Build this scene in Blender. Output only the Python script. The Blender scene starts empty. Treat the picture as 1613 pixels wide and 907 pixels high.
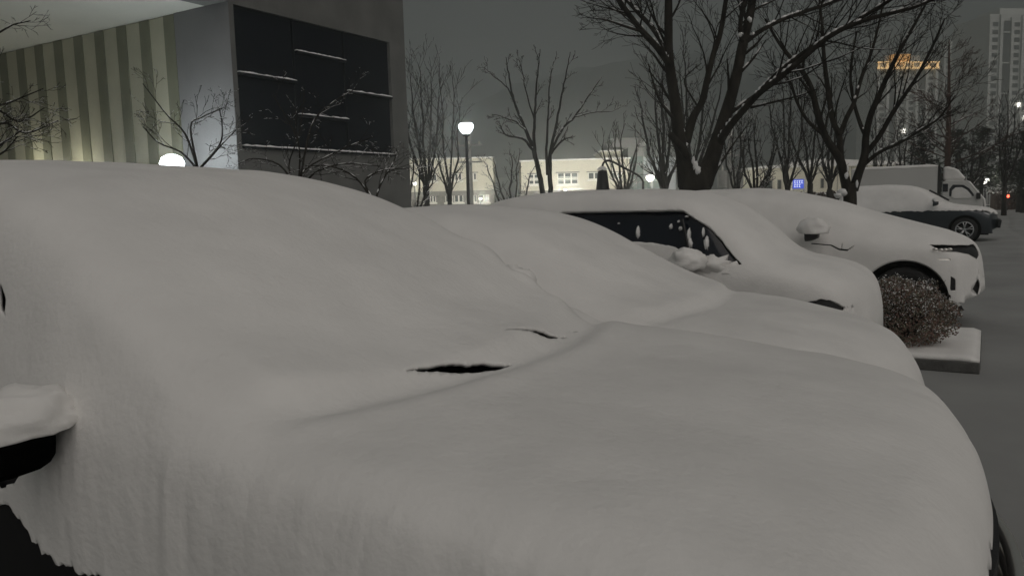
import bpy, math, random
import numpy as np
from math import sin, cos, radians, pi
from mathutils import Vector, Matrix, noise

# ------------------------------------------------------------------ camera, sky, sun
scene = bpy.context.scene
COL = scene.collection
EYE = np.array([0.0, 0.0, 1.57])
YAW, PITCH, ROLL, FPX = radians(31.1), radians(6.2), radians(1.6), 1240.0
_fw0 = np.array([-sin(YAW), cos(YAW), 0]); _rt0 = np.array([cos(YAW), sin(YAW), 0]); _z = np.array([0, 0, 1.0])
_fw = _fw0*cos(PITCH) - _z*sin(PITCH); _up = _z*cos(PITCH) + _fw0*sin(PITCH)
_rt = _rt0*cos(ROLL) - _up*sin(ROLL); _up = _up*cos(ROLL) + _rt0*sin(ROLL)
cam_d = bpy.data.cameras.new("camera"); cam = bpy.data.objects.new("camera", cam_d); COL.objects.link(cam)
cam_d.sensor_width = 36; cam_d.lens = 36*FPX/1613.0; cam_d.clip_start = 0.05; cam_d.clip_end = 4000
cam.matrix_world = Matrix(((_rt[0], _up[0], -_fw[0], EYE[0]), (_rt[1], _up[1], -_fw[1], EYE[1]),
                           (_rt[2], _up[2], -_fw[2], EYE[2]), (0, 0, 0, 1)))
scene.camera = cam

world = bpy.data.worlds.new("World"); scene.world = world; world.use_nodes = True
wn = world.node_tree; wbg = wn.nodes["Background"]
sky = wn.nodes.new("ShaderNodeTexSky"); sky.sky_type = 'NISHITA'; sky.sun_disc = False
sky.sun_elevation = radians(42); sky.sun_rotation = radians(125)
hsv = wn.nodes.new("ShaderNodeHueSaturation"); hsv.inputs["Saturation"].default_value = 0.0
wn.links.new(sky.outputs[0], hsv.inputs["Color"])
mixw = wn.nodes.new("ShaderNodeMix"); mixw.data_type = 'RGBA'; mixw.inputs[0].default_value = 0.97
wn.links.new(hsv.outputs[0], mixw.inputs[6]); mixw.inputs[7].default_value = (0.91, 0.96, 0.94, 1)   # low cloud lit by the town
wn.links.new(mixw.outputs[2], wbg.inputs["Color"])
wbg.inputs["Strength"].default_value = 0.073

sun_d = bpy.data.lights.new("sun", 'SUN'); sun = bpy.data.objects.new("sun", sun_d); COL.objects.link(sun)
sun_d.energy = 0.95; sun_d.angle = radians(75); sun_d.color = (1.0, 0.91, 0.862)
_sd = Vector((0.65, -0.45, 0.72)).normalized()          # towards the glow of the lamps behind the photographer
sun.rotation_euler = _sd.to_track_quat('Z', 'Y').to_euler()
vs = scene.view_settings; vs.view_transform = 'Standard'; vs.look = 'None'; vs.exposure = 0; vs.gamma = 1
scene.render.engine = 'CYCLES'
scene.cycles.volume_bounces = 2; scene.cycles.max_bounces = 6

def ray(px, py): return _fw + _rt*(px-806.5)/FPX - _up*(py-453.5)/FPX
def at(px, py, D): return EYE + ray(px, py)*D                       # point at depth D metres
def atY(px, py, Y): r = ray(px, py); return EYE + r*(Y/r[1])
def atz(px, py, z): r = ray(px, py); return EYE + r*((z-EYE[2])/r[2])

# ------------------------------------------------------------------ materials
MATS = {}
def mat(name, col, rough=0.6, metal=0.0, noise_amt=0.0, scale=5.0, bump=0.0, bscale=40.0, coat=0.0, spec=0.5, col2=None, stretch=None, bump2=None):
    m = bpy.data.materials.new(name); m.use_nodes = True; nt = m.node_tree; b = nt.nodes["Principled BSDF"]
    b.inputs["Base Color"].default_value = (*col, 1); b.inputs["Roughness"].default_value = rough
    b.inputs["Metallic"].default_value = metal; b.inputs["Coat Weight"].default_value = coat
    b.inputs["Specular IOR Level"].default_value = spec
    tc = nt.nodes.new("ShaderNodeTexCoord"); mp = nt.nodes.new("ShaderNodeMapping"); nt.links.new(tc.outputs["Object"], mp.inputs[0])
    if stretch: mp.inputs["Scale"].default_value = stretch
    if noise_amt > 0:
        n = nt.nodes.new("ShaderNodeTexNoise"); n.inputs["Scale"].default_value = scale; n.inputs["Detail"].default_value = 6
        nt.links.new(mp.outputs[0], n.inputs["Vector"])
        r = nt.nodes.new("ShaderNodeValToRGB"); r.color_ramp.elements[0].position = 0.3; r.color_ramp.elements[1].position = 0.7
        c2 = col2 or tuple(min(1, c*(1+noise_amt)) for c in col)
        r.color_ramp.elements[0].color = (*[c*(1-noise_amt) for c in col], 1) if not col2 else (*col, 1)
        r.color_ramp.elements[1].color = (*c2, 1)
        nt.links.new(n.outputs["Fac"], r.inputs[0]); nt.links.new(r.outputs[0], b.inputs["Base Color"])
    if bump > 0:
        n = nt.nodes.new("ShaderNodeTexNoise"); n.inputs["Scale"].default_value = bscale; n.inputs["Detail"].default_value = 5
        nt.links.new(mp.outputs[0], n.inputs["Vector"])
        bp = nt.nodes.new("ShaderNodeBump"); bp.inputs["Strength"].default_value = bump; bp.inputs["Distance"].default_value = 0.02
        nt.links.new(n.outputs["Fac"], bp.inputs["Height"]); nt.links.new(bp.outputs[0], b.inputs["Normal"])
        if bump2:
            n2 = nt.nodes.new("ShaderNodeTexNoise"); n2.inputs["Scale"].default_value = bump2[1]; n2.inputs["Detail"].default_value = 4
            nt.links.new(mp.outputs[0], n2.inputs["Vector"]); b2 = nt.nodes.new("ShaderNodeBump"); b2.inputs["Strength"].default_value = bump2[0]; b2.inputs["Distance"].default_value = 0.03
            nt.links.new(n2.outputs["Fac"], b2.inputs["Height"]); nt.links.new(b2.outputs[0], bp.inputs["Normal"])
    MATS[name] = m; return m
def emit(name, col, strength):
    m = bpy.data.materials.new(name); m.use_nodes = True; b = m.node_tree.nodes["Principled BSDF"]
    b.inputs["Base Color"].default_value = (*col, 1); b.inputs["Emission Color"].default_value = (*col, 1)
    b.inputs["Emission Strength"].default_value = strength; MATS[name] = m; return m

mat("snow", (0.80, 0.79, 0.77), 0.75, noise_amt=0.05, scale=3.0, bump=0.12, bscale=60, spec=0.25, bump2=(0.38, 5.0))
mat("snow_fine", (0.82, 0.82, 0.81), 0.75, bump=0.35, bscale=90, spec=0.25)
mat("ground_snow", (0.30, 0.305, 0.30), 0.8, noise_amt=0.16, scale=0.55, bump=0.25, bscale=7, spec=0.2)  # thin trodden snow, base colour darkened further to stand in for light falloff
mat("paint_dark", (0.006, 0.006, 0.007), 0.5, coat=0.0, spec=.15)
mat("paint_white", (0.62, 0.62, 0.60), 0.35, coat=0.5)
mat("paint_slate", (0.018, 0.026, 0.034), 0.3, coat=0.7, metal=0.3)
mat("paint_silver", (0.30, 0.31, 0.31), 0.35, coat=0.5, metal=0.4)
mat("glass_dark", (0.006, 0.009, 0.016), 0.08, spec=0.5)
mat("plastic_black", (0.008, 0.008, 0.009), 0.5, bump=0.1, bscale=120)
mat("rubber", (0.012, 0.012, 0.012), 0.85, bump=0.3, bscale=60)
mat("well_black", (0.002, 0.002, 0.002), 1.0, spec=0.0)
mat("alloy", (0.55, 0.56, 0.57), 0.3, metal=0.9)
mat("chrome", (0.85, 0.82, 0.78), 0.32, metal=1.0)
mat("lamp_lens", (0.25, 0.26, 0.27), 0.12, metal=0.6, coat=1.0)
mat("bark", (0.026, 0.023, 0.019), 0.95, noise_amt=0.5, scale=9, bump=0.9, bscale=22, spec=0.1, stretch=(1, 1, 0.25))
mat("bark_far", (0.026, 0.024, 0.022), 0.95, noise_amt=0.35, scale=4, spec=0.1)
mat("bark_red", (0.060, 0.036, 0.028), 0.95, noise_amt=0.3, scale=4, spec=0.1)
mat("concrete_dark", (0.135, 0.137, 0.130), 0.85, noise_amt=0.18, scale=1.3, bump=0.3, bscale=30)
mat("concrete_grey", (0.15, 0.15, 0.15), 0.85, noise_amt=0.10, scale=1.1, bump=0.25, bscale=35)
mat("soffit_white", (0.62, 0.62, 0.57), 0.7, noise_amt=0.05, scale=0.8)
mat("panel_cream", (0.40, 0.39, 0.29), 0.6, noise_amt=0.08, scale=1.6, bump=0.1, bscale=20)
mat("panel_olive", (0.155, 0.158, 0.105), 0.6, noise_amt=0.12, scale=1.6, bump=0.1, bscale=20)
mat("louvre_dark", (0.008, 0.010, 0.013), 0.6, spec=0.15)
mat("louvre_glass", (0.006, 0.008, 0.012), 0.5, spec=0.1)
mat("kerb", (0.10, 0.10, 0.095), 0.9, noise_amt=0.25, scale=9, bump=0.4, bscale=50)
mat("cream_plaster", (0.66, 0.63, 0.52), 0.85, noise_amt=0.05, scale=0.6, bump=0.15, bscale=18)
mat("stone_band", (0.22, 0.21, 0.19), 0.9, noise_amt=0.2, scale=3)
mat("trim_white", (0.80, 0.79, 0.72), 0.6)
mat("pane", (0.045, 0.055, 0.055), 0.15)
mat("stair_glass", (0.10, 0.14, 0.135), 0.15)
mat("wall_blue", (0.38, 0.41, 0.44), 0.8, noise_amt=0.06, scale=0.5)
mat("tower_wall", (0.58, 0.60, 0.58), 0.85, noise_amt=0.05, scale=0.1)
mat("tower_dark", (0.10, 0.115, 0.115), 0.7)
mat("metal_dark", (0.03, 0.03, 0.032), 0.5, metal=0.4, noise_amt=0.2, scale=8)
mat("pole_grey", (0.36, 0.36, 0.34), 0.75, noise_amt=0.15, scale=5)
mat("leaf_green", (0.17, 0.16, 0.115), 0.7, noise_amt=0.4, scale=6)
mat("leaf_brown", (0.20, 0.125, 0.10), 0.7, noise_amt=0.4, scale=6)
mat("needle", (0.022, 0.032, 0.020), 0.8, noise_amt=0.4, scale=2)
mat("hedge_brown", (0.060, 0.040, 0.030), 0.9, noise_amt=0.5, scale=6)
mat("hill", (0.035, 0.042, 0.045), 0.95, noise_amt=0.3, scale=0.03)
mat("tarp_red", (0.32, 0.03, 0.02), 0.6)
mat("sign_white", (0.8, 0.8, 0.82), 0.5)
emit("globe_white", (0.90, 0.98, 1.0), 7)
emit("flood_white", (0.90, 0.98, 1.0), 10)
emit("uplight", (1.0, 0.97, 0.80), 6)
emit("globe_warm", (1.0, 0.98, 0.90), 6)
emit("yard_white", (1.0, 0.98, 0.90), 7)
emit("window_lit", (1.0, 0.95, 0.85), 4)
emit("crown_amber", (1.0, 0.52, 0.16), .35)
emit("crown_line", (1.0, 0.66, 0.30), .8)
emit("sign_blue", (0.06, 0.10, 0.55), 0.9)
emit("sign_letter", (0.8, 0.85, 1.0), 1.0)
emit("red_lamp", (1.0, 0.10, 0.05), 6)

def bulb(parent, z, watts, col, radius):
    d = bpy.data.lights.new("bulb", 'POINT'); d.energy = watts; d.color = col; d.shadow_soft_size = radius
    o = bpy.data.objects.new("bulb", d); COL.objects.link(o); o.parent = parent; o.location = (0, 0, z); return o

# ------------------------------------------------------------------ object helpers
def link(name, me, m, parent=None, loc=None):
    if m is not None:
        me.materials.clear(); me.materials.append(MATS[m])
    o = bpy.data.objects.new(name, me); COL.objects.link(o)
    if parent: o.parent = parent
    if loc is not None: o.location = loc
    return o
def empty(name, loc=(0, 0, 0), rz=0.0):
    o = bpy.data.objects.new(name, None); COL.objects.link(o); o.location = loc; o.rotation_euler = (0, 0, rz)
    o.empty_display_size = 0.3; return o
def tag(o, label, cat, group=None):
    o["label"] = label; o["category"] = cat
    if group: o["group"] = group
    return o

class MB:
    def __init__(s): s.v = []; s.f = []
    def add(s, vs, fs):
        n = len(s.v); s.v += [tuple(map(float, p)) for p in vs]; s.f += [tuple(i+n for i in f) for f in fs]; return s
    def box(s, x0, x1, y0, y1, z0, z1):
        return s.add([(x0,y0,z0),(x1,y0,z0),(x1,y1,z0),(x0,y1,z0),(x0,y0,z1),(x1,y0,z1),(x1,y1,z1),(x0,y1,z1)],
                     [(0,3,2,1),(4,5,6,7),(0,1,5,4),(1,2,6,5),(2,3,7,6),(3,0,4,7)])
    def tube(s, pts, rad, k=6, cap=True):
        pts = [np.asarray(p, float) for p in pts]; n = len(pts)
        if n < 2: return s
        t0 = pts[1]-pts[0]; a = np.cross(t0, [0, 0, 1.0])
        if np.linalg.norm(a) < 1e-3*np.linalg.norm(t0)+1e-12: a = np.array([1.0, 0, 0])
        base = len(s.v)
        for i in range(n):
            t = pts[min(i+1, n-1)] - pts[max(i-1, 0)]; t /= (np.linalg.norm(t)+1e-9)
            a = a - t*(a@t); a /= (np.linalg.norm(a)+1e-9); b = np.cross(t, a)
            r = rad[i] if hasattr(rad, '__len__') else rad
            for j in range(k):
                q = 2*pi*j/k; p = pts[i] + (a*cos(q)+b*sin(q))*r; s.v.append((float(p[0]), float(p[1]), float(p[2])))
        for i in range(n-1):
            for j in range(k):
                s.f.append((base+i*k+j, base+i*k+(j+1) % k, base+(i+1)*k+(j+1) % k, base+(i+1)*k+j))
        if cap:
            s.f.append(tuple(base+j for j in reversed(range(k)))); s.f.append(tuple(base+(n-1)*k+j for j in range(k)))
        return s
    def lathe(s, prof, c=(0, 0, 0), k=24, axis='z'):
        base = len(s.v)
        for r, h in prof:
            for j in range(k):
                q = 2*pi*j/k; x, y = r*cos(q), r*sin(q)
                p = (x, y, h) if axis == 'z' else (x, h, y)
                s.v.append((c[0]+p[0], c[1]+p[1], c[2]+p[2]))
        for i in range(len(prof)-1):
            for j in range(k):
                a, b = base+i*k+j, base+i*k+(j+1) % k
                s.f.append((a, b, b+k, a+k) if axis == 'z' else (a, a+k, b+k, b))
        return s
    def prism(s, poly, d0, d1, axis='y'):            # poly in (x,z) extruded along y, or (y,z) along x
        n = len(poly)
        P = [((p[0], d, p[1]) if axis == 'y' else (d, p[0], p[1])) for d in (d0, d1) for p in poly]
        F = [tuple(range(n)), tuple(reversed(range(n, 2*n)))] + [(i, i+n, (i+1) % n+n, (i+1) % n) for i in range(n)]
        return s.add(P, F)
    def mesh(s, name, smooth=False):
        me = bpy.data.meshes.new(name); me.from_pydata(s.v, [], s.f); me.update()
        if smooth: me.polygons.foreach_set("use_smooth", [True]*len(me.polygons))
        return me
    def obj(s, name, m, parent=None, smooth=False, bevel=0.0, loc=None):
        me = s.mesh(name, smooth); o = link(name, me, m, parent, loc)
        if bevel > 0:
            md = o.modifiers.new("bevel", 'BEVEL'); md.width = bevel; md.segments = 3; md.limit_method = 'ANGLE'; md.angle_limit = radians(40)
        return o

def structure(o): o["kind"] = "structure"; return o

# ------------------------------------------------------------------ ground
def build_ground():
    mb = MB(); xs = np.concatenate([np.linspace(-1500, -40, 8), np.linspace(-36, -1, 36), np.linspace(-.9, 6, 110), np.linspace(7, 30, 24), np.linspace(40, 1500, 8)])
    ys = np.concatenate([np.linspace(-1500, -20, 8), np.linspace(-16, 60, 70), np.linspace(70, 1500, 10)])
    for x in xs:
        for y in ys:
            near = abs(x) < 34 and -15 < y < 58
            z = 0.012*noise.noise(Vector((x*0.35, y*0.35, 3))) + 0.008*noise.noise(Vector((x*1.3, y*0.9, 9))) if near else 0
            if near:                                             # shallow old wheel tracks, filled by later snow
                for tx, wv in ((0.95, .35), (2.55, .35), (3.6, .2), (5.1, .2)):
                    c = tx+wv*noise.noise(Vector((tx, y*.09, 7)))+.05*noise.noise(Vector((tx, y*.6, 2))); q = (x-c)/.13
                    z += -.026*math.exp(-q*q)+.012*math.exp(-(abs(q)-1.9)**2)
            mb.v.append((x, y, z))
    n = len(ys)
    for i in range(len(xs)-1):
        for j in range(n-1): mb.f.append((i*n+j, (i+1)*n+j, (i+1)*n+j+1, i*n+j+1))
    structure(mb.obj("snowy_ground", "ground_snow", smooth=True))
build_ground()

def build_hill():
    mb = MB(); nx, ny = 90, 10
    c = at(806, 320, 640)
    for j in range(ny):
        d = 560 + 60*j
        for i in range(nx):
            px = -300 + 2300*i/(nx-1)
            p = at(px, 320, d); u = (px-806)/1000
            hgt = 96*math.exp(-((u-0.16)/0.34)**2) + 60*math.exp(-((u-0.62)/0.30)**2) + 40*math.exp(-((u+0.5)/0.4)**2)
            hgt *= math.exp(-((d-780)/170)**2)*1.32
            hgt *= 1 + 0.10*noise.noise(Vector((px*0.012, d*0.01, 1))) + 0.03*noise.noise(Vector((px*0.06, d*0.05, 5)))
            mb.v.append((p[0], p[1], hgt-2))
    for j in range(ny-1):
        for i in range(nx-1): mb.f.append((j*nx+i, j*nx+i+1, (j+1)*nx+i+1, (j+1)*nx+i))
    structure(mb.obj("wooded_hill", "hill", smooth=True))
build_hill()

# ------------------------------------------------------------------ the dark building on the left
def left_building():
    AX, YC, YE = -14.0, 11.82, 17.8
    b = tag(empty("office_building", (AX, YC, 0)), "dark concrete building with striped wall and unlit black window bank", "building")
    def P(name, m, x0, x1, y0, y1, z0, z1, bevel=0.0, par=None):
        return MB().box(x0-AX, x1-AX, y0-YC, y1-YC, z0, z1).obj(name, m, par or b, bevel=bevel)
    P("wall", "concrete_dark", AX-0.5, AX, YC+0.003, 11.95, 0, 9.5)                       # pier return
    P("wall", "concrete_dark", AX-0.5, AX, 17.15, YE, 0, 9.5)
    P("wall", "concrete_dark", AX-0.5, AX, 11.95, 17.15, 0, 2.92)
    P("wall", "concrete_dark", AX-0.5, AX, 11.95, 17.15, 5.96, 9.5)
    P("wall", "concrete_dark", AX-12, AX-0.5, YE-0.4, YE-0.003, 0, 9.5)
    P("pier", "concrete_grey", AX-1.82, AX-0.003, YC, YC+0.10, 0, 6.0)
    P("wall", "concrete_dark", AX-14, AX-1.82, YC+0.06, YC+0.5, 0, 6.0)                   # backing of the stripes
    # striped cladding, one panel each
    x = AX-1.84; k = 0
    while x > AX-12:
        w = 0.37 if k % 2 == 0 else 0.525
        P("cladding_panel", "panel_olive" if k % 2 == 0 else "panel_cream", x-w+0.006, x, YC+0.02 if k % 2 else YC+0.0, YC+0.056, 0.05, 5.985)
        x -= w; k += 1
    # upper storey over the forecourt: pale underside, dark fascia
    P("soffit", "soffit_white", AX-13, AX-0.75, YC-6, YC+0.5, 6.003, 6.05)
    P("fascia", "concrete_dark", AX-0.747, AX-0.002, YC-6, YC+0.5, 6.0, 9.5)
    P("upper_storey", "concrete_dark", AX-13, AX-0.75, YC-6, YC+0.5, 6.052, 9.5)
    # dark bank of windows: recessed panes in three staggered columns
    P("window_backing", "louvre_dark", AX-0.45, AX-0.10, 11.95, 17.15, 2.92, 5.96)
    cols = [(11.97, 13.66, [4.54]), (13.70, 15.38, [3.78, 5.24]), (15.42, 17.13, [4.50])]
    rngb = random.Random(5)
    def ledge(y0, y1, z):
        l = P("sill", "louvre_dark", AX-0.095, AX+0.05, y0, y1, z-0.05, z)
        mb = MB(); n = 40
        for i in range(n+1):
            y = y0 + 0.01 + (y1-y0-0.02)*i/n
            hh = 0.030+0.020*noise.noise(Vector((y*6, z*3, 2)))+0.012*rngb.random()
            hh *= min(1, (i+1)/2, (n-i+1)/2)
            for (dx, dz) in ((-0.07, 0.0), (-0.07, hh), (-0.01, hh), (0.046, hh*0.5), (0.046, 0.0)):
                mb.v.append((dx, y-YC, z+0.001+dz))
        for i in range(n):
            for j in range(4): mb.f.append((i*5+j, i*5+j+1, (i+1)*5+j+1, (i+1)*5+j))
        mb.obj("sill_snow", "snow_fine", b, smooth=True)
    for y0, y1, zs in cols:
        lv = [2.95] + zs + [5.94]
        for z0, z1 in zip(lv[:-1], lv[1:]):
            P("window", "louvre_glass", AX-0.098, AX-0.07, y0+0.03, y1-0.03, z0+0.03, z1-0.06)
        for z in zs: ledge(y0, y1, z)
    for y in (13.68, 15.40): P("mullion", "louvre_dark", AX-0.095, AX-0.04, y-0.02, y+0.02, 2.95, 5.95)
    ledge(11.97, 17.13, 2.96)
    P("parapet", "concrete_grey", AX-12, AX+0.05, YC+0.5, YE, 9.5, 9.7)
left_building()

def floodlight(px, py, Y, size, m, label, watts=60, col=(.9, .97, 1)):
    p = atY(px, py, Y)
    r = tag(empty("floodlight", (p[0], p[1], 0)), label, "floodlight", "lamps along the striped wall")
    MB().tube([(0, 0, 0), (0, 0, p[2]-size*0.8)], 0.03, 10).obj("post", "metal_dark", r)
    MB().box(-0.07, 0.07, -0.07, 0.07, 0, 0.02).obj("base_plate", "metal_dark", r)
    MB().lathe([(0.0, p[2]-size*0.9), (size*0.7, p[2]-size*0.85), (size*0.98, p[2]-size*0.35), (size*0.9, p[2]-size*0.3)], k=20).obj("housing", "metal_dark", r, smooth=True)
    MB().lathe([(size*0.9, p[2]-size*0.30), (size*0.95, p[2]), (size*0.75, p[2]+size*0.45), (size*0.35, p[2]+size*0.66), (0.0, p[2]+size*0.7)], k=20).obj("lens", m, r, smooth=True)
    bulb(r, p[2], watts, col, size*1.15)
    return r
floodlight(271, 257, 10.6, 0.26, "flood_white", "dazzling white floodlight glaring above the roof of the nearest car", 380)
floodlight(98, 262, 11.25, 0.12, "uplight", "small wall-washing lamp low at the striped wall, right one of two", 45, (1, .97, .82))
floodlight(30, 262, 11.25, 0.12, "uplight", "small wall-washing lamp low at the striped wall, left one of two", 45, (1, .97, .82))

# ------------------------------------------------------------------ cars
def pchip(tab, xs, col):
    X = np.array([r[0] for r in tab][::-1], float); Y = np.array([r[col] for r in tab][::-1], float)
    h = np.diff(X); d = np.diff(Y)/h; m = np.zeros(len(X)); m[0] = d[0]; m[-1] = d[-1]
    for i in range(1, len(X)-1):
        if d[i-1]*d[i] > 0:
            w1, w2 = 2*h[i]+h[i-1], h[i]+2*h[i-1]; m[i] = (w1+w2)/(w1/d[i-1]+w2/d[i])
    xs = np.clip(xs, X[0], X[-1]); k = np.clip(np.searchsorted(X, xs)-1, 0, len(X)-2)
    t = (xs-X[k])/h[k]; t2, t3 = t*t, t*t*t
    return (2*t3-3*t2+1)*Y[k]+(t3-2*t2+t)*h[k]*m[k]+(-2*t3+3*t2)*Y[k+1]+(t3-t2)*h[k]*m[k+1]

def bspline(ctrl, n):                                 # ctrl: list of (..,) arrays, uniform cubic with clamped ends
    c = [2*ctrl[0]-ctrl[1]] + ctrl + [2*ctrl[-1]-ctrl[-2]]
    out = []; segs = len(c)-3
    for i in range(n):
        u = segs*i/(n-1); k = min(int(u), segs-1); t = u-k
        w = ((1-t)**3/6, (3*t**3-6*t*t+4)/6, (-3*t**3+3*t*t+3*t+1)/6, t**3/6)
        out.append(sum(wi*ci for wi, ci in zip(w, c[k:k+4])))
    return out

def loft(tab, nx, nv, thick=None, side=0.0, drop=0.05, z0=0.24, bow=0.14, sharp=False, yb=None):
    """Skin of a car: stations along X, each a rounded section. thick(x): taken off the top, side: off the width."""
    x0, x1 = tab[0][0], tab[-1][0]; L = x0-x1
    u = np.linspace(0, 1, nx); e = 0.13*np.sin(2*pi*u)/(2*pi)*3
    xs = x0 - L*(u-e)
    zc, zb, wb, wt = (pchip(tab, xs, c) for c in (1, 2, 3, 4))
    if thick is not None:
        t = np.array([thick(x) for x in xs]); f = np.clip((zc-0.3)/0.4, 0, 1)
        zc = zc-t*f; zb = zb-np.minimum(t, 0.03)*f; wb = wb-side; wt = wt-side*1.5
        xs = np.where(u < 0.02, xs-0.03, xs); 
    zb = np.minimum(zb, zc-0.03); zt = np.maximum(zc-drop*np.clip((zc-zb)/0.25, 0.35, 1), zb+0.012)
    zl = np.minimum(z0, zc-0.1)
    A = lambda y, z: np.stack([y, z], 1)
    ctrl = [A(wb*0.93, zl), A(wb*0.985, zl+(zb-zl)*0.25), A(wb, zl+(zb-zl)*0.6), A(wb*0.995, zl+(zb-zl)*0.86), A(wb*0.965, zb+0.0*zb)]
    if sharp: ctrl.append(A(wb*0.955, zb+0.004))
    ctrl += [A(wb*0.965+(wt-wb*0.965)*0.5, zb+(zt-zb)*0.5), A(wt, zt)]
    if sharp: ctrl.append(A(wt*0.99, zt+0.004))
    ctrl += [A(wt*0.72, zt+(zc-zt)*0.55), A(wt*0.38, zt+(zc-zt)*0.9), A(wt*0.0, zc)]
    half = bspline(ctrl, nv)
    sec = [np.stack([-p[:, 0], p[:, 1]], 1) for p in half] + half[::-1][1:]
    P = np.zeros((nx, len(sec), 3))
    for j, p in enumerate(sec): P[:, j, 1] = p[:, 0]; P[:, j, 2] = p[:, 1]
    q = np.abs(P[:, :, 1])/wb[:, None]; s = u[:, None]
    bw = np.interp(u, [0, 0.06, 0.3, 0.5, 0.8, 1], [bow*1.5, bow*1.4, bow, bow*0.4, 0, -bow])[:, None]
    P[:, :, 0] = xs[:, None] - bw*np.minimum(q, 1.2)**2.2
    return P

def normals(P):
    dx = np.gradient(P, axis=0); dv = np.gradient(P, axis=1); n = np.cross(dv, dx)
    n /= (np.linalg.norm(n, axis=2, keepdims=True)+1e-9)
    if n[P.shape[0]//2, P.shape[1]//2, 2] < 0: n = -n
    return n

def wob(P, amp, sc, seed):
    out = np.zeros(P.shape[:2])
    for i in range(P.shape[0]):
        for j in range(P.shape[1]):
            out[i, j] = noise.noise(Vector((P[i, j, 0]*sc+seed, P[i, j, 1]*sc, P[i, j, 2]*sc)))
    return out*amp

def inside(poly, X, Z):                               # signed distance, positive inside
    d = np.full(X.shape, 1e9); ins = np.zeros(X.shape, bool); n = len(poly)
    for i in range(n):
        (ax, az), (bx, bz) = poly[i], poly[(i+1) % n]
        ex, ez = bx-ax, bz-az; t = np.clip(((X-ax)*ex+(Z-az)*ez)/(ex*ex+ez*ez+1e-12), 0, 1)
        d = np.minimum(d, np.hypot(X-ax-t*ex, Z-az-t*ez))
        c = ((az > Z) != (bz > Z)) & (X < (bx-ax)*(Z-az)/(bz-az+1e-12)+ax); ins ^= c
    return np.where(ins, d, -d)

def clipmesh(name, P, val, origin, m, parent, thick=0.0, smooth=True):
    nx, nv = P.shape[:2]; V = []; F = []; vid = {}; cut = {}
    Q = P-np.array(origin)
    def gv(i):
        if i not in vid: vid[i] = len(V); V.append(tuple(Q[i//nv, i % nv]))
        return vid[i]
    def cv(a, b):
        k = (min(a, b), max(a, b))
        if k not in cut:
            va, vb = val[a//nv, a % nv], val[b//nv, b % nv]; t = va/(va-vb)
            cut[k] = len(V); V.append(tuple(Q[a//nv, a % nv]*(1-t)+Q[b//nv, b % nv]*t))
        return cut[k]
    pos = val > 0
    for i in range(nx-1):
        for j in range(nv-1):
            ids = (i*nv+j, i*nv+j+1, (i+1)*nv+j+1, (i+1)*nv+j)
            pk = (pos[i, j], pos[i, j+1], pos[i+1, j+1], pos[i+1, j])
            s = sum(map(int, pk))
            if s == 4: F.append(tuple(gv(a) for a in ids))
            elif s:
                for tri in ((0, 1, 2), (0, 2, 3)):
                    poly = []
                    for a, b in ((0, 1), (1, 2), (2, 0)):
                        A, B = tri[a], tri[b]
                        if pk[A]: poly.append(gv(ids[A]))
                        if pk[A] != pk[B]: poly.append(cv(ids[A], ids[B]))
                    if len(poly) > 2: F.append(tuple(poly))
    if not F: return None
    me = bpy.data.meshes.new(name); me.from_pydata(V, [], F); me.validate(); me.update()
    if smooth: me.polygons.foreach_set("use_smooth", [True]*len(me.polygons))
    o = link(name, me, m, parent)
    if thick:
        md = o.modifiers.new("thick", 'SOLIDIFY'); md.thickness = thick; md.offset = -1; md.use_rim = True
    return o

def wheel_mesh(R, w):
    t = MB().lathe([(R*0.66, -w*0.42), (R*0.72, -w*0.5), (R*0.93, -w*0.5), (R, -w*0.34), (R, w*0.34), (R*0.93, w*0.5), (R*0.72, w*0.5), (R*0.66, w*0.42), (R*0.66, -w*0.42)], k=36, axis='y')
    r = MB().lathe([(R*0.70, -w*0.49), (R*0.66, -w*0.52), (R*0.62, -w*0.46), (R*0.61, -w*0.1), (R*0.61, w*0.3)], k=36, axis='y')
    r.lathe([(0.0, -w*0.46), (R*0.10, -w*0.45), (R*0.13, -w*0.38), (R*0.13, w*0.1)], k=16, axis='y')
    for i in range(5):
        for da in (-0.16, 0.16):
            a = 2*pi*i/5+0.3; c0, c1 = a+da*0.4, a+da*1.3
            r.tube([(R*0.1*cos(c0), -w*0.41, R*0.1*sin(c0)), (R*0.4*cos((c0+c1)/2), -w*0.43, R*0.4*sin((c0+c1)/2)), (R*0.64*cos(c1), -w*0.45, R*0.64*sin(c1))], [R*0.055, R*0.042, R*0.05], 5)
    d = MB().lathe([(0.0, -w*0.1), (R*0.42, -w*0.1), (R*0.42, w*0.05)], k=24, axis='y')
    return t.mesh("wheel", True), r.mesh("rim", True), d.mesh("brake_disc", False)
WM = {}
def wheels(root, X0, Y0, xs, R, half, w=0.23, rim="alloy"):
    if (R, w, rim) not in WM: WM[(R, w, rim)] = wheel_mesh(R, w)
    t, r, d = WM[(R, w, rim)]
    for x in xs:
        for sgn in (-1, 1):
            o = link("wheel", t, "rubber" if not t.materials else None, root, (x-X0, sgn*(half-w*0.55), R)); o.rotation_euler = (0, 0, 0 if sgn < 0 else pi)
            c = link("rim", r, rim if not r.materials else None, o)
            e = link("brake_disc", d, "metal_dark" if not d.materials else None, o)
            mb = MB().lathe([(R*1.24, -0.02), (R*1.24, 0.42), (0.0, 0.42)], k=32, axis='y')
            wl = mb.obj("wheel_well", "well_black", root, loc=(x-X0, sgn*(half-0.035), R*1.0)); wl.rotation_euler = (0, 0, 0 if sgn < 0 else pi)

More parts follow.
